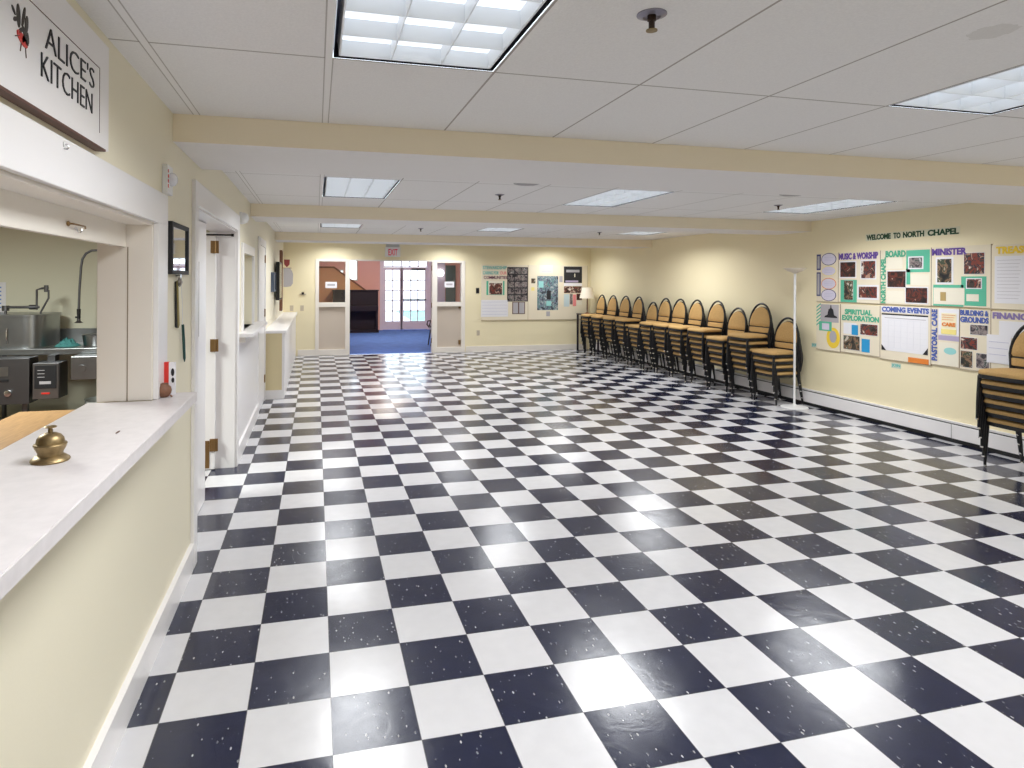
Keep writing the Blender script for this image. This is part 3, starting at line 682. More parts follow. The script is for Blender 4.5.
for k in range(6): mb.add([(PR - .0016, 6.872, 1.05 + k*.045), (PR - .0016, 6.80, 1.10 + k*.045), (PR - .0016, 6.80, 1.12 + k*.045), (PR - .0016, 6.872, 1.07 + k*.045)], [(0,1,2,3)])
mb.build('striped_paper', GREEN, t)
rp(t, 'grey_mount', GREYP, (6.803, 1.331, 6.515, 1.108)); 
mb = MB(); mb.prism([(6.74, 1.165), (6.53, 1.165), (6.545, 1.185), (6.585, 1.20), (6.60, 1.27), (6.625, 1.285), (6.632, 1.325), (6.640, 1.325), (6.645, 1.285), (6.672, 1.27), (6.69, 1.20), (6.73, 1.185)], 'x', PR - .0032, PR - .0016); mb.build('bell_picture', INK, t)
rp(t, 'green_mount', GREEN, (6.826, 1.112, 6.622, .994), 2); rp(t, 'pale_card', MATS['pale_lilac_paper'], (6.775, 1.09, 6.66, 1.01), 3)
oval(t, 6.60, .915, .105, .13, YELL, 1, 'yellow_ring'); oval(t, 6.60, .93, .055, .075, GREYP, 2, 'ring_picture')
t = board('cream board headed SPIRITUAL EXPLORATION with blue papers', HY[1] - .038, 1.345, HY[2], .757)
text('heading', 'SPIRITUAL', 'R', PR - .003, 6.42, 6.03, 1.222, 1.287, GREENL, t, bold=.045)
text('heading', 'EXPLORATION', 'R', PR - .003, 6.46, 5.935, 1.148, 1.213, GREENL, t, bold=.045)
rp(t, 'white_card', PAPER, (6.44, 1.12, 6.25, .985)); rp(t, 'blue_paper', CYAN, (6.317, 1.10, 6.225, .98), 2); photo(t, PH_E, (6.19, 1.12, 5.955, .995), .006); photo(t, PH_B, (6.436, .965, 6.20, .80), .004, 2); rp(t, 'blue_paper', CYAN, (6.175, .945, 6.06, .79))
t = board('cream board headed COMING EVENTS with large blank desk calendar', HY[2], 1.349, HY[3], .74)
rp(t, 'heading_strip', mat('pale_blue_card', (.72, .70, .72), .7), (5.91, 1.345, 5.31, 1.272))
text('heading', 'COMING EVENTS', 'R', PR - .0035, 5.895, 5.325, 1.28, 1.338, BLUEL, t, bold=.045)
rp(t, 'calendar_page', PAPER, (5.90, 1.258, 5.335, .845)); rp(t, 'calendar_bar', INK, (5.90, 1.262, 5.335, 1.246), 2)
mb = MB()
for k in range(1, 7): mb.box(PR - .0026, PR - .0016, 5.89 - k*.078, 5.891 - k*.078, .88, 1.19)
for k in range(6): mb.box(PR - .0026, PR - .0016, 5.345, 5.89, .88 + k*.062, .881 + k*.062)
mb.build('calendar_grid', mat('faint_line', (.66, .66, .72), .7), t); rp(t, 'printed_line', GREYP, (5.86, 1.216, 5.36, 1.210), 2)
mb = MB(); mb.add([(PR - .0034, 5.90, .845), (PR - .0034, 5.84, .845), (PR - .0034, 5.90, .91)], [(0,1,2)]); mb.add([(PR - .0034, 5.335, .845), (PR - .0034, 5.395, .845), (PR - .0034, 5.335, .92)], [(0,2,1)]); mb.build('corner_holder', INK, t)
rp(t, 'orange_strip', ORANGE, (5.565, .80, 5.326, .745), 2)
t = board('narrow cream board headed PASTORAL CARE with yellow flyer', HY[3], 1.352, 5.0, .755)
text('heading', 'PASTORAL CARE', 'R', PR - .003, 5.294, 5.232, .80, 1.335, BLUEL, t, vertical=True, bold=.045)
rp(t, 'white_sheet', PAPER, (5.221, 1.344, 5.005, 1.075)); rp(t, 'flyer', mat('cream_flyer', (.85, .78, .55), .7), (5.19, 1.30, 5.03, 1.09), 2); rp(t, 'flyer_band', YELLT, (5.19, 1.135, 5.03, 1.085), 3)
text('flyer_lettering', 'CARE', 'R', PR - .006, 5.18, 5.04, 1.165, 1.205, ORANGE, t, bold=.045); lines(t, (5.18, 1.29, 5.04, 1.22), 3, ORANGE, 4)
rp(t, 'lilac_strip', LILAC, (5.223, 1.07, 5.003, 1.02)); rp(t, 'card_sheet', CARD, (5.217, 1.0, 5.01, .765)); oval(t, 5.095, .915, .065, .035, AQUA, 2, 'aqua_print')
t = board('cream board headed BUILDING & GROUNDS with garden photographs', 4.998, 1.354, HY[4], .748)
text('heading', 'BUILDING &', 'R', PR - .003, 4.99, 4.715, 1.288, 1.342, BLUEL, t, bold=.045)
text('heading', 'GROUNDS', 'R', PR - .003, 4.99, 4.715, 1.218, 1.276, BLUEL, t, bold=.045)
photo(t, PH_D, (4.89, 1.20, 4.725, 1.105), .004); photo(t, PH_E, (4.985, 1.07, 4.825, .955), .004); photo(t, PH_B, (4.985, .935, 4.87, .775), .003); photo(t, PH_D, (4.83, .925, 4.71, .785), .003)
t = board('cream board headed FINANCE with overlapping white sheets', HY[4], 1.346, 4.09, .75)
text('heading', 'FINANCE', 'R', PR - .003, 4.678, 4.33, 1.272, 1.334, mat('mauve_letter', (.26, .20, .42), .7), t, bold=.045)
rp(t, 'printed_sheet', PAPER, (4.62, 1.255, 4.40, 1.10)); rp(t, 'printed_sheet', PAPER, (4.73, 1.12, 4.51, .85), 3); lines(t, (4.71, 1.08, 4.53, .90), 3, LINE, 4)
rp(t, 'red_bookmark', RED, (4.50, .97, 4.485, .85), 2)
def loose(y, z, lab):
    t = thing('lettered_slip', (XR, y, z), lab, 'label')
    bx('card', (XR - .003, XR - .001, y - .06, y + .06, z, z + .055), mat('pale_teal_card', (.55, .62, .52), .7), t)
    text('lettering', 'JOIN', 'R', XR - .004, y + .052, y - .052, z + .008, z + .047, TEAL, t, bold=.02)
loose(6.905, .765, 'small teal lettered slip below the left end of the bulletin boards')
loose(5.725, .655, 'small teal lettered slip on the wall below the calendar board')

# ------------------------------------------------------------------ ceiling lights
def lamp(name, parent, loc, sx, sy, power, spread, col):
    l = bpy.data.lights.new(name, 'AREA'); l.shape = 'RECTANGLE'; l.size = sx; l.size_y = sy; l.energy = power; l.spread = spread; l.color = col
    o = bpy.data.objects.new(name, l); COL.objects.link(o)
    o.parent = parent; o.location = Vector(loc) - Vector(parent['_o']); return o
def make_light(x, y, lab, n):
    t = thing('ceiling_light', (x + .3048, y + .6096, ZC), lab, 'ceiling light', 'recessed ceiling lights')
    x0, x1, y0, y1 = x + .010, x + .5996, y + .010, y + 1.2092
    mb = MB(); zt = ZC + .13
    for a, b in (((x0,y0),(x1,y0)), ((x1,y0),(x1,y1)), ((x1,y1),(x0,y1)), ((x0,y1),(x0,y0))):
        mb.quad((a[0],a[1],ZC), (b[0],b[1],ZC), (b[0],b[1],zt), (a[0],a[1],zt))
    mb.quad((x0,y0,zt),(x1,y0,zt),(x1,y1,zt),(x0,y1,zt))
    mb.build('housing', mat('housing_shadow', (.015, .015, .03), .5), t)  # near-black colour stands for the shadow gap around the louver
    g = .016
    a0, a1, b0, b1 = x0 + g + .006, x1 - g, y0 + g, y1 - g + .004
    bx('lens', (a0, a1, b0, b1, ZC + .062, ZC + .066), EMIT, t)
    mb = MB(); h0, h1 = ZC + .004, ZC + .060
    for k in range(4):
        xx = a0 + (a1 - a0) * k / 3; w = .0016 if 0 < k < 3 else .003
        mb.add([(xx-w,b0,h0),(xx+w,b0,h0),(xx+w*3,b0,h1),(xx-w*3,b0,h1),(xx-w,b1,h0),(xx+w,b1,h0),(xx+w*3,b1,h1),(xx-w*3,b1,h1)], [(0,1,5,4),(1,2,6,5),(2,3,7,6),(3,0,4,7),(0,3,2,1),(4,5,6,7)])
    for k in range(7):
        yy = b0 + (b1 - b0) * k / 6; w = .0012
        mb.add([(a0,yy-w,h0),(a0,yy+w,h0),(a0,yy+w*5,h1),(a0,yy-w*5,h1),(a1,yy-w,h0),(a1,yy+w,h0),(a1,yy+w*5,h1),(a1,yy-w*5,h1)], [(0,1,5,4),(1,2,6,5),(2,3,7,6),(3,0,4,7),(0,3,2,1),(4,5,6,7)])
    mb.build('louver', LOUV, t)
    lamp('tube_light', t, (x + .3048, y + .6096, ZC + .003), .56, 1.16, (30, 30, 30, 22, 24)[int(0 if y < 2 and y > 0 else 4 if y < 0 else 1 if y < 6 else 2 if y < 10 else 3)], 2.7, (.96, .98, 1))
    return t
rows = ['nearest row, before the first beam', 'row between first and second beams', 'row between second and third beams', 'row beyond the last beam', 'unseen row added behind the viewer']
sides = {0: 'left', 4: 'middle', 8: 'right'}
for i, (x, y, n) in enumerate(LIGHTS):
    make_light(x, y, 'recessed louvered ceiling light, %s of the %s' % (sides[n], rows[i // 3]), n)

# sprinklers
def sprinkler(x, y, lab):
    t = thing('ceiling_sprinkler', (x, y, ZC), lab, 'sprinkler', 'ceiling sprinklers')
    MB().lathe([(.044, 0), (.044, -.003), (.026, -.010), (.024, -.004)], (x, y, ZC), 24).build('escutcheon', mat('grey_chrome', (.30, .28, .32), .3, .9), t, smooth=True)
    MB().lathe([(.013, 0), (.013, -.020), (.009, -.022), (.009, -.042), (.004, -.045)], (x, y, ZC), 14).build('body', mat('dark_bronze', (.05, .03, .02), .4, .5), t, smooth=True)
    MB().lathe([(.004, -.044), (.017, -.047), (.017, -.050), (.004, -.051)], (x, y, ZC), 16).build('deflector', BRASS, t, smooth=True)
for (x, y, lab) in ((.963, 1.70, 'brass sprinkler on the near ceiling between the two closest lights'), (1.64, 5.62, 'sprinkler on the ceiling between left and middle lights past first beam'), (4.63, 5.60, 'sprinkler beside the right light past the first beam'),
                    (1.55, 9.62, 'tiny sprinkler past the second beam left of middle light'), (4.46, 9.5, 'tiny sprinkler past the second beam left of right light')):
    sprinkler(x, y, lab)
for (x, y, lab) in ((1.66, 4.90, 'round grey ceiling speaker grille left, just past the first beam'), (4.17, 4.86, 'round grey ceiling speaker grille right, just past the first beam')):
    t = thing('ceiling_grille', (x, y, ZC), lab, 'speaker grille')
    MB().lathe([(.11, 0), (.11, -.004), (.095, -.008), (.05, -.010)], (x, y, ZC), 28).build('ring', mat('grille_grey', (.44, .42, .41), .6), t, smooth=True)
    MB().lathe([(.09, -.009), (.06, -.0115), (.01, -.012)], (x, y, ZC), 28).build('mesh_face', mat('grille_dark', (.36, .34, .34), .7), t, smooth=True)

# ------------------------------------------------------------------ chairs
def copy_tree(o, parent=None):
    c = o.copy(); COL.objects.link(c); c.parent = parent
    for ch in o.children: copy_tree(ch, c)
    return c
def xb(z): return .165 + .12 * (z - .44)
def make_chair():
    t = thing('banquet_chair', (0, 0, 0), '', 'chair')
    # outline of the seat, front at -x
    def outline(s, n=32):
        pts = []
        for k in range(n):
            a = 2 * math.pi * k / n; ca, sa = math.cos(a), math.sin(a)
            x = math.copysign(abs(ca) ** .45, ca) * .215 * s; y = math.copysign(abs(sa) ** .45, sa) * (.222 - .018 * (math.copysign(abs(ca) ** .45, ca))) * s
            pts.append((x - .015, y))
        return pts
    rings = [(.97, .404), (.99, .410), (.99, .424), (.96, .436), (.85, .445), (.45, .451), (.05, .452)]
    mb = MB(); vs = []; n = 32
    for s, z in rings: vs += [(x, y, z - (.006 if x < -.19 else 0)) for x, y in outline(s)]
    fs = [(i*n+k, i*n+(k+1) % n, (i+1)*n+(k+1) % n, (i+1)*n+k) for i in range(len(rings)-1) for k in range(n)] + [tuple(reversed(range(n))), tuple(range((len(rings)-1)*n, len(rings)*n))]
    mb.add(vs, fs).build('seat', TAN, t, smooth=True)
    mb = MB(); mb.prism(outline(.985), 'z', .368, .4035); mb.build('seat_frame', BLACK, t)
    R = .0140
    def gl(leg, x, y): MB().tube([(x, y, .013), (x, y, .001)], [.013, .014], 10).build('glide', CHROME, leg)
    for s in (-1, 1):
        MB().tube([(-.185, s*.196, .385), (-.196, s*.200, .20), (-.205, s*.202, .012)], [.016, .015, .011], 8).build('leg', BLACK, t, smooth=True)
        gl(t.children[-1], -.2055, s*.202)
        MB().tube([(xb(.44), s*.187, .42), (xb(.44) - .004, s*.189, .34), (.19, s*.194, .17), (.218, s*.198, .012)], [.016, .020, .018, .012], 8).build('leg', BLACK, t, smooth=True)
        gl(t.children[-1], .2185, s*.198)
    def hw(z): return .187 + .020 * (z - .42) / .15 if z < .57 else .207 * math.sqrt(max(0, 1 - ((z - .57) / .295) ** 2))
    pts = [(xb(z), -hw(z), z) for z in (.42, .49, .57)]
    for k in range(1, 18):
        a = math.pi * k / 18; z = .57 + .295 * math.sin(a); pts.append((xb(z), -.207 * math.cos(a), z))
    pts += [(xb(z), hw(z), z) for z in (.57, .49, .42)]
    MB().tube(pts, R, 8).build('back_frame', BLACK, t, smooth=True)
    def pad(name, z0, z1, top, m, d0, d1, infl, sc=.97):
        zs = []; poly = []
        N_ = 14
        right = []
        for k in range(N_ + 1):
            z = z0 + (z1 - z0) * k / N_
            w = (.190 + .012 * (z - .46) / .11) * sc if z < .57 else .202 * sc * math.sqrt(max(0, 1 - ((z - .57) / top) ** 2))
            if k == 0: w -= .012
            right.append((w, z))
        if z1 < .57: right.append((right[-1][0] - .012, z1 + .003))
        poly = [(w, z) for w, z in right] + [(-w, z) for w, z in reversed(right) if w > .001]
        mb = MB(); n = len(poly); cz = (z0 + z1) / 2
        rings = [(1, d0), (1, d1), (.94, d1 + .010 * infl), (.6, d1 + .013 * infl), (.05, d1 + .014 * infl)]
        vs = []
        for s, d in rings:
            for y, z in poly:
                zz = cz + (z - cz) * s; vs.append((xb(zz) - d, y * s, zz))
        fs = [(i*n+k, i*n+(k+1) % n, (i+1)*n+(k+1) % n, (i+1)*n+k) for i in range(len(rings)-1) for k in range(n)] + [tuple(reversed(range(n))), tuple(range((len(rings)-1)*n, len(rings)*n))]
        mb.add(vs, fs).build(name, m, t, smooth=True)
    pad('backrest', .549, .819, .25, TAN, -.002, .006, .7)
    pad('lower_pad', .466, .530, .25, TAN, -.002, .008, .6)
    pad('back_shell', .42, .824, .255, BLK2, -.034, -.0025, 0, 1.0)
    return t
proto = make_chair(); used = False
PITCH, DX = .0875, -.018
ORD = ['', 'first', 'second', 'third', 'fourth', 'fifth', 'sixth', 'seventh', 'eighth', 'ninth', 'tenth', 'eleventh', 'twelfth']
def place(x, y, z, rz, label, group):
    global used
    o = proto if not used else copy_tree(proto); used = True
    o.location = (x, y, z); o.rotation_euler = (0, 0, rz); o['label'] = label; o['group'] = group; o['category'] = 'chair'
YS = [12.84, 12.29, 11.74, 11.21, 10.70, 10.22, 9.77, 9.26, 8.72, 8.23, 7.69, 7.22]
HN = [6, 6, 6, 6, 5, 6, 6, 6, 6, 5, 6, 4]
for i, (y, n) in enumerate(zip(YS, HN)):
    rz = math.radians(random.uniform(-2.5, 2.5)); x = 5.985 + random.uniform(-.012, .006)
    k_from = 12 - i
    st = 'stack beside the white floor lamp' if k_from == 1 else ('farthest stack by the corner' if k_from == 12 else '%s stack counting from white floor lamp' % ORD[k_from])
    for k in range(n):
        q = n - k
        pos = 'topmost' if q == 1 else ('bottom' if k == 0 else '%s from top' % ORD[q])
        place(x + DX * k * math.cos(rz), y + DX * k * math.sin(rz), PITCH * k, rz, 'tan and black banquet chair, %s, %s' % (pos, st), 'stacked chairs along the right wall')
for k in range(6):
    q = 6 - k; pos = 'topmost' if q == 1 else ('bottom' if k == 0 else '%s from top' % ORD[q])
    place(5.925 + DX * k, 4.13, .083 * k, 0, 'tan and black banquet chair, %s, in the near stack at right edge' % pos, 'chairs in the near right stack')

# ------------------------------------------------------------------ lamps
c = (5.955, 6.895, 0)
t = thing('floor_lamp', c, 'tall slim white torchiere floor lamp beside the last chair stack', 'floor lamp')
MB().lathe([(.160, 0), (.165, .006), (.160, .014), (.10, .024), (.03, .032), (.016, .05)], c, 36).build('base', WHITE, t, smooth=True)
MB().lathe([(.0145, .04), (.0145, 1.02), (.017, 1.022), (.017, 1.05), (.0145, 1.052), (.0145, 1.72)], c, 18).build('pole', WHITE, t, smooth=True)
MB().lathe([(.014, 1.715), (.03, 1.73), (.09, 1.75), (.135, 1.785), (.138, 1.79), (.13, 1.79), (.085, 1.757), (.01, 1.74)], c, 36).build('lamp_shade', SHADE, t, smooth=True)
c = (6.02, 13.45, .86)
t = thing('table_lamp', c, 'table lamp with cream shade in the far right corner', 'lamp')
MB().lathe([(.055, 0), (.055, .015), (.02, .03), (.012, .05), (.016, .12), (.012, .34), (.008, .40)], c, 20).build('base', BROWNW, t, smooth=True)
MB().lathe([(.175, .355), (.115, .60), (.112, .60), (.172, .355)], c, 32).build('lamp_shade', SHADE, t, smooth=True)
t = thing('side_table', (6.0, 13.45, 0), 'dark wooden side table under the corner lamp behind the chair stacks', 'table')
bx('tabletop', (5.86, 6.24, 13.22, 13.70, .83, .86), PIANO, t, bevel=.003)
for sx in (5.88, 6.20):
    for sy in (13.25, 13.66): bx('leg', (sx - .018, sx + .018, sy - .018, sy + .018, 0, .83), PIANO, t)

# ------------------------------------------------------------------ kitchen
t = thing('steel_worktable', (-2.6, 6.95, 0), 'long stainless steel dish table against the kitchen wall', 'table')
bx('worktop', (-4.2, -1.1, 6.58, 7.31, .91, .965), STEEL, t, bevel=.004)
bx('backsplash', (-4.2, -1.1, 7.25, 7.315, .965, 1.10), STEEL, t)
for x in (-4.1, -3.0, -1.2):
    for y in (6.64, 7.22): MB().tube([(x, y, 0), (x, y, .91)], .02, 10).build('leg', STEELD, t)
bx('undershelf', (-4.15, -1.15, 6.62, 7.28, .20, .22), STEELD, t)
t = thing('dish_machine', (-3.0, 6.95, .965), 'rounded stainless dish machine standing on the steel worktable', 'dishwasher')
def rrect(x0, x1, y0, y1, r, n=6):
    P = []
    for cx, cy, a0 in ((x1-r, y1-r, 0), (x0+r, y1-r, 90), (x0+r, y0+r, 180), (x1-r, y0+r, 270)):
        for k in range(n+1): a = math.radians(a0 + 90*k/n); P.append((cx + r*math.cos(a), cy + r*math.sin(a)))
    return P
MB().prism(rrect(-3.55, -2.47, 6.66, 7.24, .16), 'z', .966, 1.25).build('body', STEEL, t, smooth=True)
MB().prism(rrect(-3.56, -2.46, 6.65, 7.245, .165), 'z', 1.25, 1.272).build('lid', STEEL, t, smooth=True)
bx('door_seam', (-2.835, -2.83, 6.652, 6.66, .97, 1.25), BLK2, t); MB().tube([(-2.74, 6.645, 1.02), (-2.74, 6.63, 1.04), (-2.74, 6.63, 1.13), (-2.74, 6.645, 1.15)], .006, 8).build('handle', CHROME, t, smooth=True)
t = thing('fill_valve', (-2.75, 6.98, 1.272), 'chrome fill valve and pipes on top of the dish machine', 'faucet')
MB().tube([(-2.86, 6.9, 1.30), (-2.86, 6.9, 1.35)], .03, 10).tube([(-2.86, 6.9, 1.335), (-2.58, 6.9, 1.335)], .013, 10).tube([(-2.66, 6.9, 1.335), (-2.60, 6.9, 1.335)], .024, 10).tube([(-2.86, 6.9, 1.272), (-2.86, 6.9, 1.30)], .012, 8).build('pipe', STEELD, t, smooth=True)
MB().tube([(-2.60, 6.9, 1.31), (-2.60, 6.9, 1.50), (-2.56, 6.9, 1.515), (-2.50, 6.9, 1.52)], .010, 8).tube([(-2.52, 6.9, 1.48), (-2.52, 6.9, 1.545)], .02, 8).tube([(-2.50, 6.9, 1.50), (-2.50, 6.9, 1.42), (-2.55, 6.9, 1.32), (-2.57, 6.9, 1.275)], .009, 8).build('pipe', STEELD, t, smooth=True)
t = thing('pre_rinse_faucet', (-1.95, 7.1, .965), 'tall arched pre-rinse spray hose hanging above the steel sink', 'faucet')
pts = [(-2.0, 6.9, 1.0), (-1.97, 6.9, 1.70), (-2.0, 6.9, 1.82), (-2.08, 6.9, 1.865), (-2.15, 6.9, 1.86), (-2.205, 6.9, 1.81), (-2.225, 6.9, 1.70), (-2.235, 6.9, 1.50), (-2.24, 6.9, 1.31)]
pts = [(-1.90, 6.9, .966), (-1.90, 6.9, 1.74), (-1.93, 6.9, 1.83), (-1.99, 6.9, 1.875), (-2.06, 6.9, 1.89), (-2.13, 6.9, 1.885), (-2.18, 6.9, 1.855), (-2.21, 6.9, 1.80), (-2.222, 6.9, 1.72), (-2.235, 6.9, 1.50), (-2.24, 6.9, 1.31)]
MB().tube(pts, .011, 10).build('hose', STEELD, t, smooth=True)
MB().tube([(-2.24, 6.9, 1.315), (-2.24, 6.9, 1.22)], [.018, .014], 10).tube([(-2.27, 6.9, 1.235), (-2.225, 6.9, 1.235)], .008, 8).build('valve_grip', BLK2, t, smooth=True)
MB().tube([(-2.24, 6.9, 1.20), (-2.24, 6.9, 1.18)], [.016, .040], 14).tube([(-2.24, 6.9, 1.22), (-2.24, 6.9, 1.20)], .016, 10).build('spray_head', STEELD, t, smooth=True)
t = thing('steel_pot', (-2.05, 6.9, .965), 'stainless pot on the steel worktable under the spray hose', 'pot')
MB().lathe([(.12, 0), (.13, .10), (.14, .105), (.125, .10), (.115, .01)], (-2.06, 6.86, .966), 24).build('pan', STEEL, t, smooth=True)
t = thing('teal_cloth', (-2.30, 6.8, .965), 'crumpled teal cloth on the steel worktable edge', 'cloth')
mb = MB(); vs = []; n = 12
for i in range(n):
    for j in range(n): vs.append((-2.40 + .20*i/(n-1), 6.72 + .16*j/(n-1), .967 + max(0, .085 * math.sin(math.pi*i/(n-1)) * math.sin(math.pi*j/(n-1)) * (.7 + .5*math.sin(i*2.1)*math.cos(j*1.7)))))
mb.add(vs, [(i*n+j, (i+1)*n+j, (i+1)*n+j+1, i*n+j+1) for i in range(n-1) for j in range(n-1)]).build('fabric', mat('teal_cloth', (.06, .24, .24), .8), t)
t = thing('control_box', (-2.33, 6.5, .54), 'dark control panel box with red strip mounted under the worktable', 'control box')
bx('box', (-2.43, -2.22, 6.37, 6.57, .54, .86), STEELD, t, bevel=.004)
bx('front_plate', (-2.425, -2.225, 6.36, 6.37, .545, .855), STEEL, t); bx('black_panel', (-2.41, -2.24, 6.352, 6.36, .635, .84), BLK2, t)
bx('pale_band', (-2.37, -2.28, 6.350, 6.352, .675, .70), GREYP, t); bx('red_strip', (-2.355, -2.29, 6.352, 6.36, .585, .60), RED, t)
mb = MB()
for k in range(3): mb.box(-2.385, -2.33, 6.350, 6.352, .735 + k*.03, .740 + k*.03)
mb.build('panel_marks', GREYP, t)
bx('mounting_arm', (-2.36, -2.30, 6.5, 6.60, .86, .912), STEELD, t)
t = thing('steel_cabinet', (-2.75, 6.5, .0), 'stainless equipment cabinet with knobs left of the dark control box', 'cabinet')
bx('body', (-3.3, -2.46, 6.38, 6.575, .50, .905), STEELD, t, bevel=.004); bx('vent_slot', (-2.95, -2.62, 6.372, 6.38, .70, .72), BLK2, t); bx('label_plate', (-2.95, -2.62, 6.374, 6.38, .75, .83), STEEL, t)
for x in (-2.72, -2.62): MB().lathe([(.03, 0), (.028, -.02), (.01, -.022)], (x, 6.38, .60), 16, 'y').build('knob', CHROME, t, smooth=True)
for x in (-3.25, -2.52): bx('leg', (x - .02, x + .02, 6.45, 6.49, 0, .5), STEELD, t)
t = thing('steel_drawer_box', (-1.95, 6.5, .70), 'stainless drawer box under the right end of the worktable', 'box')
bx('body', (-2.14, -1.55, 6.40, 6.575, .70, .908), STEEL, t, bevel=.004); bx('handle_recess', (-1.92, -1.84, 6.392, 6.40, .78, .81), BLK2, t)
MB().lathe([(.035, 0), (.033, -.006)], (-2.05, 6.40, .80), 20, 'y').build('round_plate', STEEL, t)
t = thing('waste_bin', (-2.1, 6.7, .22), 'pale round tub on the shelf under the worktable', 'tub')
MB().lathe([(.13, 0), (.16, .22), (.17, .225), (.155, .22), (.12, .01)], (-2.0, 6.85, .222), 24).build('tub', mat('pale_tub', (.55, .58, .55), .5), t, smooth=True)
t = thing('butcher_block_table', (-1.24, 2.4, 0), 'wooden butcher block table inside the kitchen behind the counter', 'table')
bx('tabletop', (-1.535, -.96, .6, 3.86, .85, .90), BUTCHER, t, bevel=.004)
for x in (-1.48, -1.02):
    for y in (.68, 3.78): bx('leg', (x - .03, x + .03, y - .03, y + .03, 0, .85), STEELD, t)
t = thing('wall_notice', (-3.2, 7.31, 1.27), 'white and blue printed notice on the kitchen wall', 'notice')
bx('sheet', (-3.28, -3.03, 7.314, 7.319, 1.27, 1.57), PAPER, t)
mb = MB()
for k in range(6): mb.box(-3.25, -3.07, 7.3125, 7.314, 1.31 + k*.04, 1.325 + k*.04)
mb.build('printed_line', mat('blue_print', (.15, .3, .6), .7), t)
t = thing('kitchen_fill_light', (-2.6, 4.2, ZC - .05), 'unseen white ceiling light added to brighten the kitchen', 'ceiling light')  # fixture out of view, put in to light the kitchen
bx('housing', (-2.9, -2.3, 3.6, 4.8, ZC - .03, ZC - .001), WHITE, t); bx('diffuser', (-2.87, -2.33, 3.63, 4.77, ZC - .045, ZC - .03), mat('kitchen_diffuser', (1, .98, .9), .5, emit=1.0), t)
lamp('tube_light', t, (-2.6, 4.2, ZC - .047), .5, 1.1, 125, 3.0, (.95, 1, .95))

# ------------------------------------------------------------------ lobby beyond
LH = 3.1; YE = 20.45
mb = MB(); holed(mb, None, (-1.2, 5.2), (0, LH), [(2.05, 3.56, 0, 2.30), (.42, .84, 1.57, 1.93), (1.0, 1.28, 1.57, 2.45)], lambda a0, a1, b0, b1: mb.box(a0, a1, YE, YE + .12, b0, b1))
struct(mb.build('wall_lobby', PINK), 'pink lobby end wall')
struct(bx('wall_lobby', (-1.3, -1.2, YB + .12, YE + .12, 0, LH), PINK), 'lobby side wall left')
struct(bx('wall_lobby', (4.62, 4.72, YB + .12, YE, 0, LH), mat('tan_wall', (.56, .40, .24), .7)), 'tan lobby side wall right')
struct(MB().box(-1.2, 4.62, YB + .12, YB + .13, 2.05, LH).build('wall_lobby', PINK), 'lobby wall above the opening')
struct(MB().box(XL-.53, -.02, YB + .12, YB + .13, 0, 2.05).box(3.24, 4.62, YB + .12, YB + .13, 0, 2.05).build('wall_lobby', PINK), 'lobby wall beside the opening')
struct(bx('ceiling', (-1.3, 4.72, YB + .12, YE + .12, LH, LH + .05), mat('lobby_ceiling', (.62, .55, .5), .8)), 'lobby ceiling')
struct(bx('trim_10', (3.62, 4.1, YE - .03, YE, 0, 2.6), LAV), 'lavender panel beside the entrance doors')
t = thing('grey_curtain', (4.28, YE - .06, .3), 'grey-teal door panel seen through the right sidelight', 'curtain')
mb = MB(); 
n = 14
for k in range(n): mb.box(4.12 + .33*k/n, 4.12 + .33*(k+.8)/n, YE - .06 - .015*(k % 2), YE - .035, .1, 2.1)
mb.build('panel', mat('teal_grey', (.13, .19, .21), .7), t)
c = (3.93, YE - .12, 1.84)
t = thing('wall_globe_lamp', (3.93, YE - .03, 1.84), 'lit round globe lamp seen through the right sidelight', 'lamp')
MB().lathe([(.01, -.11), (.07, -.09), (.11, -.03), (.115, .02), (.09, .08), (.03, .115), (.01, .12)], c, 24).build('globe', GLOW, t, smooth=True)
MB().tube([(3.93, YE - .03, 1.84 - .1), (3.93, YE - .10, 1.84 - .1)], .02, 10).build('bracket', BRASS, t)
# entrance doors
def french(name, x0, x1, cols, lab, label=True):
    t = struct(thing(name, ((x0+x1)/2, YE, 0), '', 'door'), lab); del t['category']
    a0, a1, z0, z1 = x0 + .085, x1 - .085, .28, 1.93
    mb = MB()
    for r in ((x0, a0, .01, 2.02), (a1, x1, .01, 2.02), (a0, a1, .01, z0), (a0, a1, z1, 2.02)): mb.box(r[0], r[1], YE + .02, YE + .065, r[2], r[3])
    mb.build('leaf_frame', mat('door_lavender_white', (.82, .76, .92), .4), t)
    mb = MB()
    for k in range(1, cols): xx = a0 + (a1-a0)*k/cols; mb.box(xx - .017, xx + .017, YE + .03, YE + .055, z0, z1)
    for k in range(1, 5): zz = z0 + (z1-z0)*k/5; mb.box(a0, a1, YE + .03, YE + .055, zz - .017, zz + .017)
    mb.build('glazing_bars', MATS['door_lavender_white'], t)
    bx('glass', (a0, a1, YE + .04, YE + .044, z0, z1), GLASS, t)
    return t
t = french('door_4', 2.08, 2.705, 2, 'left glazed entrance door of the lobby')
t = french('door_5', 2.665 + .0, 3.53, 3, 'right glazed entrance door of the lobby')
MB().tube([(2.72, YE - .03, .98), (3.47, YE - .03, .98)], .016, 8).tube([(2.72, YE - .03, .98), (2.72, YE + .02, .98)], .012, 8).tube([(3.47, YE - .03, .98), (3.47, YE + .02, .98)], .012, 8).build('push_bar', BLACK, t)
bx('door_closer', (3.0, 3.45, YE - .03, YE + .02, 1.945, 1.99), BLACK, t)
t = struct(thing('window_4', (2.8, YE, 2.03), '', 'window'), 'transom window above the entrance doors'); del t['category']
mb = MB()
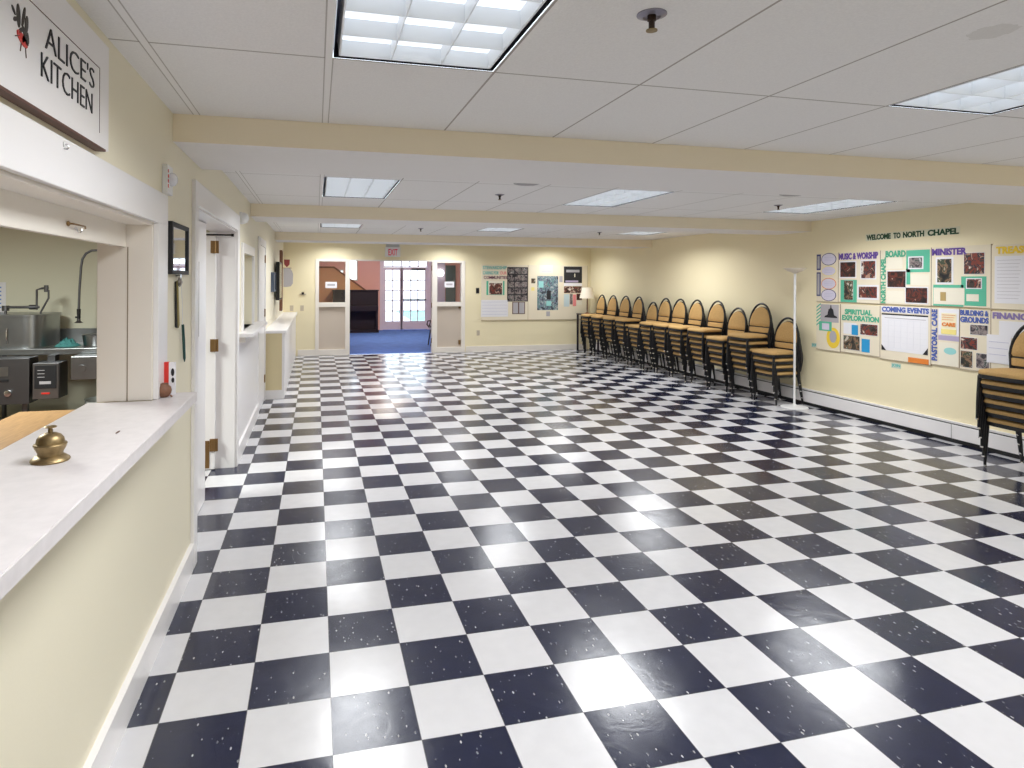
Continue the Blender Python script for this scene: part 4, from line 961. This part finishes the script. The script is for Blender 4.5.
for r in ((2.05, 3.56, 2.025, 2.06), (2.05, 3.56, 2.26, 2.30), (2.05, 2.12, 2.06, 2.26), (3.50, 3.56, 2.06, 2.26)): mb.box(r[0], r[1], YE + .02, YE + .065, r[2], r[3])
for k in range(1, 5): xx = 2.12 + 1.38*k/5; mb.box(xx - .02, xx + .02, YE + .03, YE + .055, 2.06, 2.26)
mb.build('frame', MATS['door_lavender_white'], t); bx('glass', (2.12, 3.50, YE + .04, YE + .044, 2.06, 2.26), GLASS, t)
mb = MB()
for r in ((1.98, 2.05, 0, 2.38), (3.56, 3.63, 0, 2.38), (2.05, 3.56, 2.30, 2.38)): mb.box(r[0], r[1], YE - .025, YE, r[2], r[3])
mb.box(2.05, 2.08, YE, YE + .07, 0, 2.025).box(3.53, 3.56, YE, YE + .07, 0, 2.025)
struct(mb.build('trim_11', MATS['door_lavender_white']), 'casing around the entrance doors')
t = struct(thing('window_5', (.85, YE, 1.57), '', 'window'), 'white lobby window above the stair wall'); del t['category']
mb = MB()
for r in ((1.0, 1.28, 1.57, 1.62), (1.0, 1.28, 2.40, 2.45), (1.0, 1.04, 1.62, 2.40), (1.24, 1.28, 1.62, 2.40), (.42, .84, 1.57, 1.60), (.42, .84, 1.89, 1.93), (.42, .45, 1.60, 1.89), (.81, .84, 1.60, 1.89)): mb.box(r[0], r[1], YE - .02, YE + .06, r[2], r[3])
mb.build('frame', TRIM, t); bx('glass', (1.04, 1.24, YE + .03, YE + .034, 1.62, 2.40), GLASS, t); bx('glass', (.45, .81, YE + .03, YE + .034, 1.60, 1.89), GLASS, t)
t = struct(MB().prism([(-1.19, 0), (1.88, 0), (1.88, .97), (.52, 1.97), (-1.19, 1.97)], 'y', 20.12, 20.25).build('wall_stair', ORW), 'sloping orange stair wall in the lobby')
struct(MB().prism([(1.88, .97), (1.90, 1.02), (.54, 2.02), (-1.19, 2.02), (-1.19, 1.97), (.52, 1.97)], 'y', 20.10, 20.27).build('trim_12', BROWNW), 'dark rail on the stair wall')
t = thing('upright_piano', (1.2, 19.8, 0), 'dark upright piano in the lobby seen through the opening', 'piano')
bx('case', (.50, 1.86, 19.72, 20.08, .05, 1.27), PIANO, t, bevel=.006); bx('lid', (.48, 1.88, 19.68, 20.10, 1.27, 1.30), PIANO, t, bevel=.004)
bx('key_shelf', (.52, 1.84, 19.45, 19.72, .66, .82), PIANO, t, bevel=.006)
for x in (.55, 1.80): bx('leg', (x - .03, x + .03, 19.47, 19.53, .05, .66), PIANO, t)
bx('plinth', (.50, 1.86, 19.45, 20.08, 0, .08), PIANO, t)
t = thing('armchair', (3.0, 15.3, 0), 'small dark metal chair partly hidden behind the right sidelight', 'chair')
bx('seat', (2.72, 3.15, 15.1, 15.5, .40, .44), mat('pale_blue_seat', (.50, .52, .62), .6), t, bevel=.01)
for x, y in ((2.75, 15.13), (3.12, 15.13), (2.75, 15.47), (3.12, 15.47)): MB().tube([(x, y, .40), (x - .06 if x < 2.9 else x, y, .004)], .016, 8).build('leg', PIANO, t)
MB().tube([(2.72, 15.12, .44), (2.66, 15.12, .52), (2.68, 15.12, .60), (2.80, 15.12, .61), (2.82, 15.12, .55)], .016, 8).tube([(2.72, 15.48, .44), (2.66, 15.48, .52), (2.68, 15.48, .60), (2.80, 15.48, .61)], .016, 8).build('arm', PIANO, t, smooth=True)
bx('backrest', (3.13, 3.16, 15.12, 15.48, .44, .80), PIANO, t)
# out-of-view lamp put in to brighten the lobby
t = thing('lobby_fill_light', (1.9, 17.2, LH - .06), 'unseen round ceiling light added to brighten the lobby', 'ceiling light')
MB().lathe([(.25, 0), (.25, -.03), (.20, -.06), (.02, -.075)], (1.9, 17.2, LH), 28).build('diffuser', mat('lobby_glow', (1, .86, .68), .5, emit=150), t, smooth=True)
# outside ground
struct(MB().quad((3.75, 25, -.045), (9, 25, -.045), (9, 34, -.045), (4.1, 34, -.045)).build('ground', GRASS), 'patch of lawn outside the entrance doors')
GRASS = mat('pale_pavement', (.85, .85, .85), .9)
struct(MB().quad((-30, YE + .12, -.05), (40, YE + .12, -.05), (40, 90, -.05), (-30, 90, -.05)).build('ground', GRASS), 'pale pavement outside the entrance doors')

# ------------------------------------------------------------------ clean bookkeeping, world, camera
for o in bpy.data.objects:
    if '_o' in o: del o['_o']
W = bpy.data.worlds.new('sky'); S.world = W; W.use_nodes = True
bg = W.node_tree.nodes['Background']; bg.inputs[0].default_value = (.80, .90, 1, 1); bg.inputs[1].default_value = 3.4

F, CX, CY, TH, R_ = 633.78, 473.02, 280.31, .2424, .0049
cam = bpy.data.cameras.new('camera'); co = bpy.data.objects.new('camera', cam); COL.objects.link(co); S.camera = co
cam.sensor_width = 36; cam.lens = F / 1024 * 36; cam.clip_start = .05; cam.clip_end = 300
cam.shift_x = (512 - CX) / 1024; cam.shift_y = -(384 - CY) / 1024
co.matrix_world = Matrix.Translation((0, 0, 5.29 * T)) @ Matrix.Rotation(-TH, 4, 'Z') @ Matrix.Rotation(math.pi / 2, 4, 'X') @ Matrix.Rotation(R_, 4, 'Z')

S.view_settings.view_transform = 'Standard'; S.view_settings.look = 'None'; S.view_settings.gamma = 1
S.view_settings.use_curve_mapping = False; S.view_settings.exposure = .17
S.cycles.use_denoising = True
S.cycles.max_bounces = 9; S.cycles.diffuse_bounces = 6; S.cycles.glossy_bounces = 4; S.cycles.sample_clamp_indirect = 6
